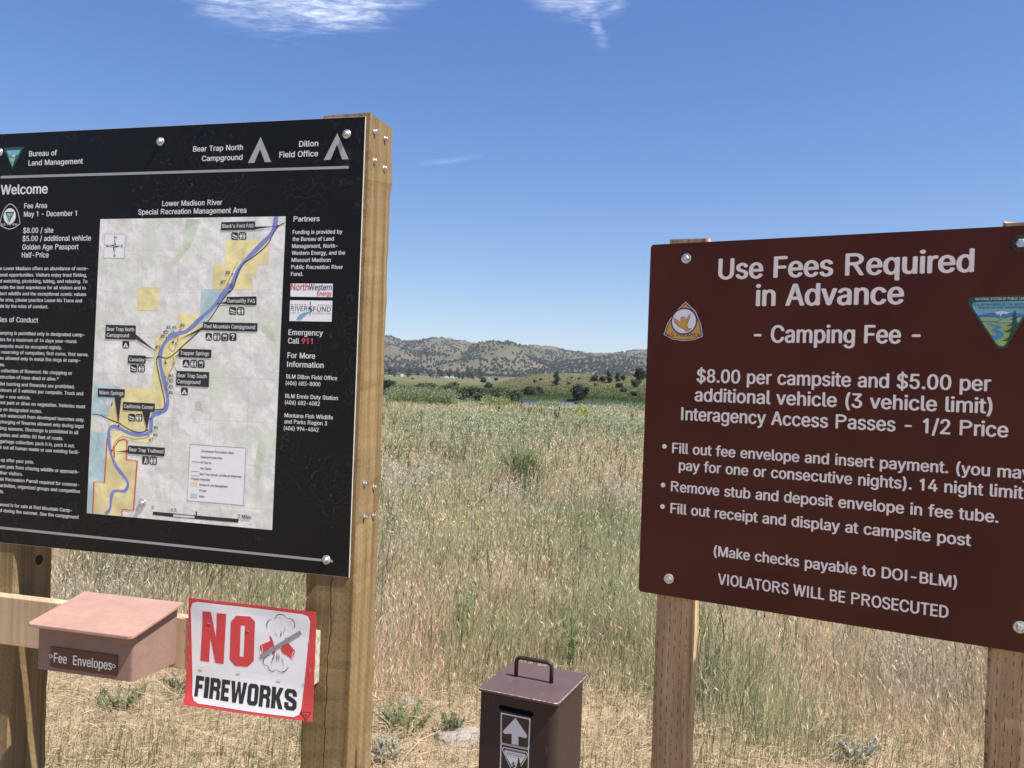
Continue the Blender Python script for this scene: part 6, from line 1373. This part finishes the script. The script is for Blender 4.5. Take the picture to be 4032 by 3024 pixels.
# ---- standing grass and forbs
def choose(X, Y, r):
    K_ = kinds(X, Y); cum = np.cumsum(K_, -1); u = r.random(len(X))[:, None]
    return np.minimum((u > cum).sum(-1), 4)
parts = []
for (n_, y0, y1, pw, seed) in ((190000, 3.6, 9.0, .9, 1), (230000, 8.0, 22.0, .6, 2), (230000, 20.0, 62.0, .9, 3)):
    X, Y, r = scatter(n_, y0, y1, pw, seed)
    # most blades stand in bunches
    nb_ = len(X) // 34; src = r.integers(0, nb_, len(X)); bunch = r.random(len(X)) < .62; sp_ = .030 + .004 * Y
    X = np.where(bunch, X[src] + r.normal(0, 1, len(X)) * sp_, X); Y = np.where(bunch, Y[src] + r.normal(0, 1, len(Y)) * sp_, Y)
    ok = (Y > mown_edge(X) + r.normal(0, .12, len(X))) & (Y > 3.0); X, Y = X[ok], Y[ok]
    k = choose(X, Y, r); cl_ = fbm(X * 3.0, Y * 3.0, 44, 2)
    H = np.array([.27, .25, .33, .20, .42])[k] * r.uniform(.55, 1.25, len(X)) * (.72 + .56 * cl_) * (1 + .25 * sstep(20, 45, Y))
    H *= np.clip((Y - mown_edge(X) + .15) / .95, .22, 1)
    Wd = np.maximum(.0026, .00080 * Y) * r.uniform(.6, 1.3, len(X)) * np.array([.9, .9, 1.2, 1.3, 1.3])[k]
    C = PAL[k] * r.uniform(.82, 1.16, (len(X), 1)) * (1 + r.normal(0, .05, (len(X), 3)))
    C *= (.82 + .36 * fbm(X * .8, Y * .5, 47, 3))[:, None]
    Z = ground_z(X, Y)
    parts.append(blades(X, Y, Z, H, Wd, np.clip(C, .01, .8), r, .45))
    # seed heads on part of the grasses
    s = (k < 2) & (r.random(len(X)) < .35) & (Y < 24)
    Pp = np.stack([X[s] + r.normal(0, .05, s.sum()), Y[s] + r.normal(0, .05, s.sum()), Z[s] + H[s] * .93], -1)
    parts.append(cards(Pp, np.maximum(.020, .0016 * Y[s]), np.maximum(.0032, .0007 * Y[s]), np.clip(C[s] * 1.12, 0, .8), r, up=1.6))
# taller seeding stalks and thin dark weeds standing out of the grass
X, Y, r = scatter(5200, 4.6, 26.0, .8, 24); ok = Y > mown_edge(X) + .5; X, Y = X[ok], Y[ok]; n_ = len(X); Z = ground_z(X, Y); H = r.uniform(.30, .58, n_)
parts.append(blades(X, Y, Z, H, np.maximum(.0028, .00065 * Y), np.array((.66, .53, .35)) * r.uniform(.75, 1.1, (n_, 1)), r, .5))
parts.append(cards(np.stack([X, Y, Z + H * .95], -1), np.maximum(.03, .002 * Y), np.maximum(.004, .0007 * Y), np.array((.66, .53, .36)) * r.uniform(.75, 1.1, (n_, 1)), r, up=1.0))
X, Y, r = scatter(1500, 4.8, 30.0, .9, 25, .5); ok = Y > mown_edge(X) + .6; X, Y = X[ok], Y[ok]; n_ = len(X); Z = ground_z(X, Y); H = r.uniform(.28, .60, n_)
wc_ = np.array((.15, .175, .085)) * r.uniform(.7, 1.4, (n_, 1))
for j in range(3): parts.append(blades(X + r.normal(0, .012, n_), Y + r.normal(0, .012, n_), Z, H * r.uniform(.8, 1, n_), np.maximum(.0045, .0009 * Y), wc_, r, .14))
for j in range(9): parts.append(cards(np.stack([X + r.normal(0, .022, n_), Y + r.normal(0, .022, n_), Z + H * r.uniform(.2, .95, n_)], -1), np.maximum(.022, .0016 * Y), np.maximum(.0045, .0006 * Y), wc_ * 1.15, r, up=1.1))
merge('meadow_grass', parts, GRASS, 'tall dry tan and pinkish meadow grass mixed with green stems', 'grass')

# ---- white flowered forbs
X, Y, r = scatter(60000, 9.0, 58.0, 1.2, 21, .45)
K_ = kinds(X, Y)[:, 2]; dens = np.clip(K_ * 2.2 - .48, 0, .8) * sstep(10, 19, Y) + .012
ok = r.random(len(X)) < dens; X, Y = X[ok], Y[ok]; Z = ground_z(X, Y); n_ = len(X)
H = r.uniform(.22, .46, n_) * (1 + .15 * sstep(25, 45, Y))
C = np.array((.28, .33, .18)) * r.uniform(.7, 1.25, (n_, 1))
parts = [blades(X, Y, Z, H, np.maximum(.006, .0011 * Y), C, r, .15)]
P_ = []; S_ = []; L_ = []; LS = []
for j in range(5):
    pz = Z + H * r.uniform(.80, 1.06, n_); P_.append(np.stack([X + r.normal(0, .07, n_), Y + r.normal(0, .07, n_), pz], -1)[:n_ // (1 if j < 3 else 2)]) if j < 4 else None; S_.append(np.maximum(.008, .00050 * Y) * r.uniform(.6, 1.3, n_)) if j < 4 else None
for j in range(5):
    L_.append(np.stack([X + r.normal(0, .06, n_), Y + r.normal(0, .06, n_), Z + H * r.uniform(.25, .92, n_)], -1)); LS.append(np.maximum(.020, .0011 * Y) * r.uniform(.6, 1.3, n_))
L_ = np.concatenate(L_); LS = np.concatenate(LS)
parts.append(cards(L_, LS * 1.3, LS * .42, np.array((.29, .345, .185)) * r.uniform(.7, 1.25, (len(L_), 1)), r, up=.6))
merge('flowering_forbs', parts, GRASS, 'green weedy forbs filling the far half of the meadow', 'weeds')
S_ = [s_[:len(p_)] for s_, p_ in zip(S_, P_)]; P_ = np.concatenate(P_); S_ = np.concatenate(S_)
fl = [cards(P_, S_, S_ * .8, np.array((.74, .72, .52)) * r.uniform(.75, 1.08, (len(P_), 1)), r)]
X, Y, r = scatter(520, 5.5, 16.0, 1.0, 22)
fl.append(cards(np.stack([X, Y, ground_z(X, Y) + r.uniform(.20, .40, 520)], -1), np.maximum(.007, .0008 * Y), np.maximum(.005, .0007 * Y), np.array((.70, .68, .55)) * np.ones((520, 1)), r))
xx0, yy0 = mead(1045, 1112); xs = r.normal(xx0, .75, 240); ysx = r.normal(yy0, .55, 240)
fl.append(cards(np.stack([xs, ysx, r.uniform(.16, .34, 240)], -1), .011, .009, np.array((.62, .52, .07)) * np.ones((240, 1)), r))
merge('small_flowers', fl, PETAL, 'tiny white and yellow flower heads over the meadow weeds', 'flowers')

# ---- bright green weeds at the water's edge
r = np.random.default_rng(31)
parts = []
for px0, px1, y0, y1, h, n_, c in ((1532, 1790, 49, 57, 1.15, 1700, (.24, .28, .145)), (1900, 2000, 50, 57, .70, 260, (.26, .285, .12)), (2130, 2200, 52, 57, .66, 150, (.26, .285, .125)), (2270, 2310, 36, 42, .50, 160, (.31, .32, .10))):
    t_ = bear(r.uniform(px0, px1, n_)); Y = r.uniform(y0, y1, n_); X = t_ * Y; Z = ground_z(X, Y); H = h * r.uniform(.5, 1.05, n_) * (.6 + .7 * fbm(X * .8, Y * .6, 61, 2))
    parts.append(blades(X, Y, Z, H, .05 * np.ones(n_), np.array(c) * r.uniform(.7, 1.2, (n_, 1)), r, .15))
    L_ = np.concatenate([np.stack([X + r.normal(0, .12, n_), Y + r.normal(0, .12, n_), Z + H * r.uniform(.2, 1.0, n_)], -1) for j in range(7)])
    parts.append(cards(L_, .075, .034, np.array(c) * r.uniform(.7, 1.3, (len(L_), 1)), r, up=.4))
merge('waterside_weeds', parts, GRASS, 'tall bright green weeds along the near edge of the river', 'weeds')
# ---- reeds and grass on the far bank
X = []; parts = []
r = np.random.default_rng(33); n_ = 26000
t_ = r.uniform(-.24, .20, n_); s_ = r.gamma(1.6, 18, n_); Y = far_bank(t_) + s_; X = t_ * Y; Z = ground_z(X, Y); H = r.uniform(.25, .8, n_) * (1 - .4 * sstep(10, 40, s_)); H = np.where(Z < WATER - .1, 0.01, H)
c = np.where((s_ < 11)[:, None], np.array((.09, .135, .042)), np.where((fbm(X * .1, Y * .06, 71, 3) > .5)[:, None], np.array((.15, .165, .065)), np.array((.19, .165, .085))))
parts = [blades(X, Y, Z, H * .6, .16 * np.ones(n_), c * r.uniform(.75, 1.2, (n_, 1)), r, .3)]
merge('bank_grass', parts, GRASS, 'green reeds and rough grass on the far river bank', 'grass')

# ---- sage
X, Y, r = scatter(30000, 4.2, 13.0, .7, 41)
K_ = kinds(X, Y)[:, 3]; ok = (r.random(len(X)) < np.clip(K_ * 2.6 - .55, 0, 1)) & (Y > mown_edge(X) + .1); X, Y = X[ok], Y[ok]; n_ = len(X)
L_ = np.concatenate([np.stack([X + r.normal(0, .05, n_), Y + r.normal(0, .05, n_), ground_z(X, Y) + r.uniform(.05, .40, n_)], -1) for j in range(8)])
sz = np.maximum(.009, .0017 * L_[:, 1]) * r.uniform(.6, 1.3, len(L_))
merge('sagebrush', [cards(L_, sz, sz * .34, np.array((.56, .555, .46)) * r.uniform(.7, 1.2, (len(L_), 1)), r, up=.5)], GRASS, 'pale grey green sage growing in drifts through the grass', 'sagebrush')

# ---- cut straw in the foreground
r = np.random.default_rng(51)
def near_scatter(n_, y0=1.2, y1=5.3):
    Y = np.sqrt(y0 ** 2 + r.random(n_) * (y1 ** 2 - y0 ** 2)); X = r.uniform(-.95, .95, n_) * Y
    ok = Y < mown_edge(X) + r.normal(.2, .45, n_); return X[ok], Y[ok]
parts = []
X, Y = near_scatter(64000); n_ = len(X)
H = r.uniform(.02, .10, n_) * (.5 + 1.1 * fbm(X * 2.5, Y * 2.5, 53, 2)); C = np.array((.57, .46, .31)) * r.uniform(.5, 1.15, (n_, 1)); g_ = (r.random(n_) < np.clip(fbm(X * 1.6, Y * 1.6, 54, 3) - .38, 0, 1) * 1.5)
C[g_] = np.array((.20, .215, .105)) * r.uniform(.7, 1.2, (g_.sum(), 1)); H[g_] *= 1.7
parts.append(blades(X, Y, 0 * X, H, np.full(n_, .0032), C, r, .55))
def lying(n_, l0, l1, w, c, lift, tilt=.10):
    X, Y = near_scatter(n_); m = len(X); L = r.uniform(l0, l1, m) * r.uniform(.4, 1, m); a = r.normal(.25, .9, m); tl = r.normal(0, tilt, m)
    d = np.stack([np.cos(a), np.sin(a), tl], -1); sd = np.stack([-np.sin(a), np.cos(a), .5 + 0 * a], -1)
    bow = r.normal(0, .10, m) * L
    p = np.stack([X, Y, r.uniform(.004, lift, m) + np.abs(tl) * L * .5], -1)
    A = p - d * L[:, None] / 2; B_ = p + d * L[:, None] / 2; Mi = p + np.stack([-np.sin(a) * bow, np.cos(a) * bow, np.abs(bow) * .4], -1); ww = (sd * w / 2) * r.uniform(.6, 1.3, (m, 1))
    v = np.stack([A - ww, A + ww, Mi - ww, Mi + ww, B_ - ww * .6, B_ + ww * .6], 1).reshape(-1, 3); k = np.arange(m) * 6
    q = np.concatenate([np.stack([k, k + 1, k + 3, k + 2], -1), np.stack([k + 2, k + 3, k + 5, k + 4], -1)])
    return v, q, None, np.repeat(np.array(c) * r.uniform(.62, 1.18, (m, 1)), 6, 0)
parts.append(lying(80000, .015, .09, .0022, (.57, .46, .31), .04, .35)); parts.append(lying(7000, .05, .20, .0020, (.65, .54, .38), .05, .25)); parts.append(lying(170, .2, .55, .0030, (.66, .53, .36), .06, .14))
merge('cut_straw', parts, GRASS, 'pale cut straw and stubble covering the mown foreground', 'straw')

# ---- single plants that stand out
def weed(name, label, cat, X, Y, h, stems, spread, leaf, c_leaf, c_stem, seed, group=None, flower=None, lw=.3, per=44):
    r = np.random.default_rng(seed); t = empty(name, (X, Y, float(ground_z(X, Y)))); tag(t, label, cat, group)
    a = r.uniform(0, 6.28, stems); q = spread * np.sqrt(r.random(stems)); hh = h * r.uniform(.6, 1.0, stems)
    mb = MB(); P = []
    for i in range(stems):
        ex, ey = math.cos(a[i]) * q[i], math.sin(a[i]) * q[i]
        mb.tube([(ex * .25, ey * .25, -.02), (ex * .6, ey * .6, hh[i] * .5), (ex, ey, hh[i])], [.0035 + .0010 * Y * .5] * 2 + [.002], 4, cap=False)
        f = r.uniform(.12, 1.0, per); P.append(np.stack([ex * (.25 + .75 * f), ey * (.25 + .75 * f), hh[i] * f], -1) + r.normal(0, leaf * .6, (per, 3)))
    ms_ = mb.mesh('stems', plain(name + '_stem_' + str(seed), c_stem, .8)); link('stems', ms_, None, t)
    P = np.concatenate(P); sz = leaf * r.uniform(.6, 1.3, len(P))
    v, qd, _, c = cards(P, sz, sz * lw, np.array(c_leaf) * r.uniform(.7, 1.25, (len(P), 1)), r, up=.7)
    me = np_mesh('leaves', v, qd, None, c); me.materials.append(GRASS); link('leaves', me, None, t)
    if flower is not None:
        P = np.stack([np.cos(a) * q, np.sin(a) * q, hh], -1).repeat(4, 0) + r.normal(0, leaf * .5, (stems * 4, 3))
        v, qd, _, c = cards(P, leaf * .4, leaf * .3, np.array(flower) * np.ones((len(P), 1)), r); me = np_mesh('flower_heads', v, qd, None, c); me.materials.append(PETAL); link('flower_heads', me, None, t)
    return t
def gp(x, y, h=0.0): return mead(x, y, h)
x0, y0 = gp(1128, 1022, .05); weed('grass_tuft', 'dark green clump of tall grass alone in the middle of the pinkish grass', 'grass clump', x0, y0, .56, 70, .42, .035, (.17, .215, .085), (.17, .205, .085), 61, lw=.12, per=9)
x0, y0 = gp(1005, 1590, .0); weed('grass_tuft', 'blue green grass tuft in the straw left of the deposit post', 'grass clump', x0, y0, .11, 20, .06, .013, (.31, .32, .19), (.14, .17, .10), 62, lw=.16)
x0, y0 = gp(905, 1580, .0); weed('grass_tuft', 'green tuft in the straw beside the right post of the notice board', 'grass clump', x0, y0, .12, 26, .16, .012, (.34, .35, .19), (.18, .19, .09), 63, lw=.14)
x0, y0 = gp(430, 1500, .0); weed('weed_plant', 'low green weed in the straw under the envelope box', 'weed', x0, y0, .09, 18, .13, .011, (.32, .33, .19), (.14, .14, .08), 64, lw=.3)
x0, y0 = gp(520, 1520, .0); weed('weed_plant', 'bushy green weed below the fireworks poster', 'weed', x0, y0, .09, 20, .15, .011, (.33, .34, .19), (.15, .14, .08), 65, lw=.3)
x0, y0 = gp(285, 1530, .0); weed('weed_plant', 'green weed in the straw just right of the left timber post', 'weed', x0, y0, .09, 18, .14, .011, (.32, .33, .19), (.15, .15, .08), 66, lw=.3)
x0, y0 = gp(860, 1640, .0); weed('sage_plant', 'silvery sage seedling at the foot of the notice board right post', 'sage', x0, y0, .08, 22, .10, .010, (.50, .475, .375), (.34, .33, .27), 67, lw=.4)
x0, y0 = gp(1500, 1590, .0); weed('sage_plant', 'silver leaved sage plant beside the left post of the brown sign', 'sage', x0, y0, .17, 12, .05, .012, (.54, .515, .41), (.36, .36, .3), 68, lw=.42)
x0, y0 = gp(1880, 1645, .0); weed('sage_plant', 'white leaved sage plant at the bottom under the brown sign', 'sage', x0, y0, .12, 16, .10, .010, (.60, .575, .46), (.36, .36, .3), 69, lw=.40)
x0, y0 = gp(1230, 1560, .0); weed('tall_weed', 'tall leafy green weed rising behind the deposit post lid', 'weed', x0 + .12, y0 + .7, .46, 7, .15, .030, (.27, .31, .15), (.22, .26, .12), 70, lw=.14, per=22)
x0, y0 = gp(960, 1470, .0); weed('tall_weed', 'tall leafy green weed left of the deposit post handle', 'weed', x0 + .12, y0 + .5, .44, 6, .13, .030, (.28, .315, .155), (.22, .26, .12), 71, lw=.14, per=22)
for i, (pxm, Ym, hm_, lab) in enumerate(((2056, 46, 1.25, 'tallest thin dark mullein stalk standing above the far meadow edge'), (2197, 33, .82, 'short dark mullein stalk in the white flowered weeds right of the taller stalk'), (2491, 35, .70, 'dark mullein stalk beside the edge of the brown sign'), (1968, 41, .72, 'short dark mullein stalk near the yellow green weeds'))):
    weed('mullein_stalk', lab, 'weed', bear(pxm) * Ym, Ym, hm_, 3 if i != 1 else 4, .05 if i != 1 else .16, .06, (.12, .14, .065), (.10, .11, .055), 80 + i, 'mullein stalks', lw=.45, per=22)
t_ = bear(2350); weed('young_elm', 'sparse yellowish sapling with a thin bare stem above the meadow edge', 'sapling', t_ * 52, 52, .9, 1, .02, .05, (.2, .2, .1), (.16, .14, .09), 90, per=3)
# ================================================================== AIR
hz = bpy.data.materials.new('haze'); hz.use_nodes = True; ht_ = hz.node_tree; ht_.nodes.clear()
pv_ = ht_.nodes.new('ShaderNodeVolumePrincipled'); pv_.inputs['Color'].default_value = (.82, .90, 1, 1); pv_.inputs['Density'].default_value = 8.5e-5; pv_.inputs['Anisotropy'].default_value = .1
om_ = ht_.nodes.new('ShaderNodeOutputMaterial'); ht_.links.new(pv_.outputs[0], om_.inputs['Volume'])
mb = MB(); mb.box(-4600, 4600, -900, 4000, -6, 240)
tag(mb.build('haze', hz), kind='stuff')
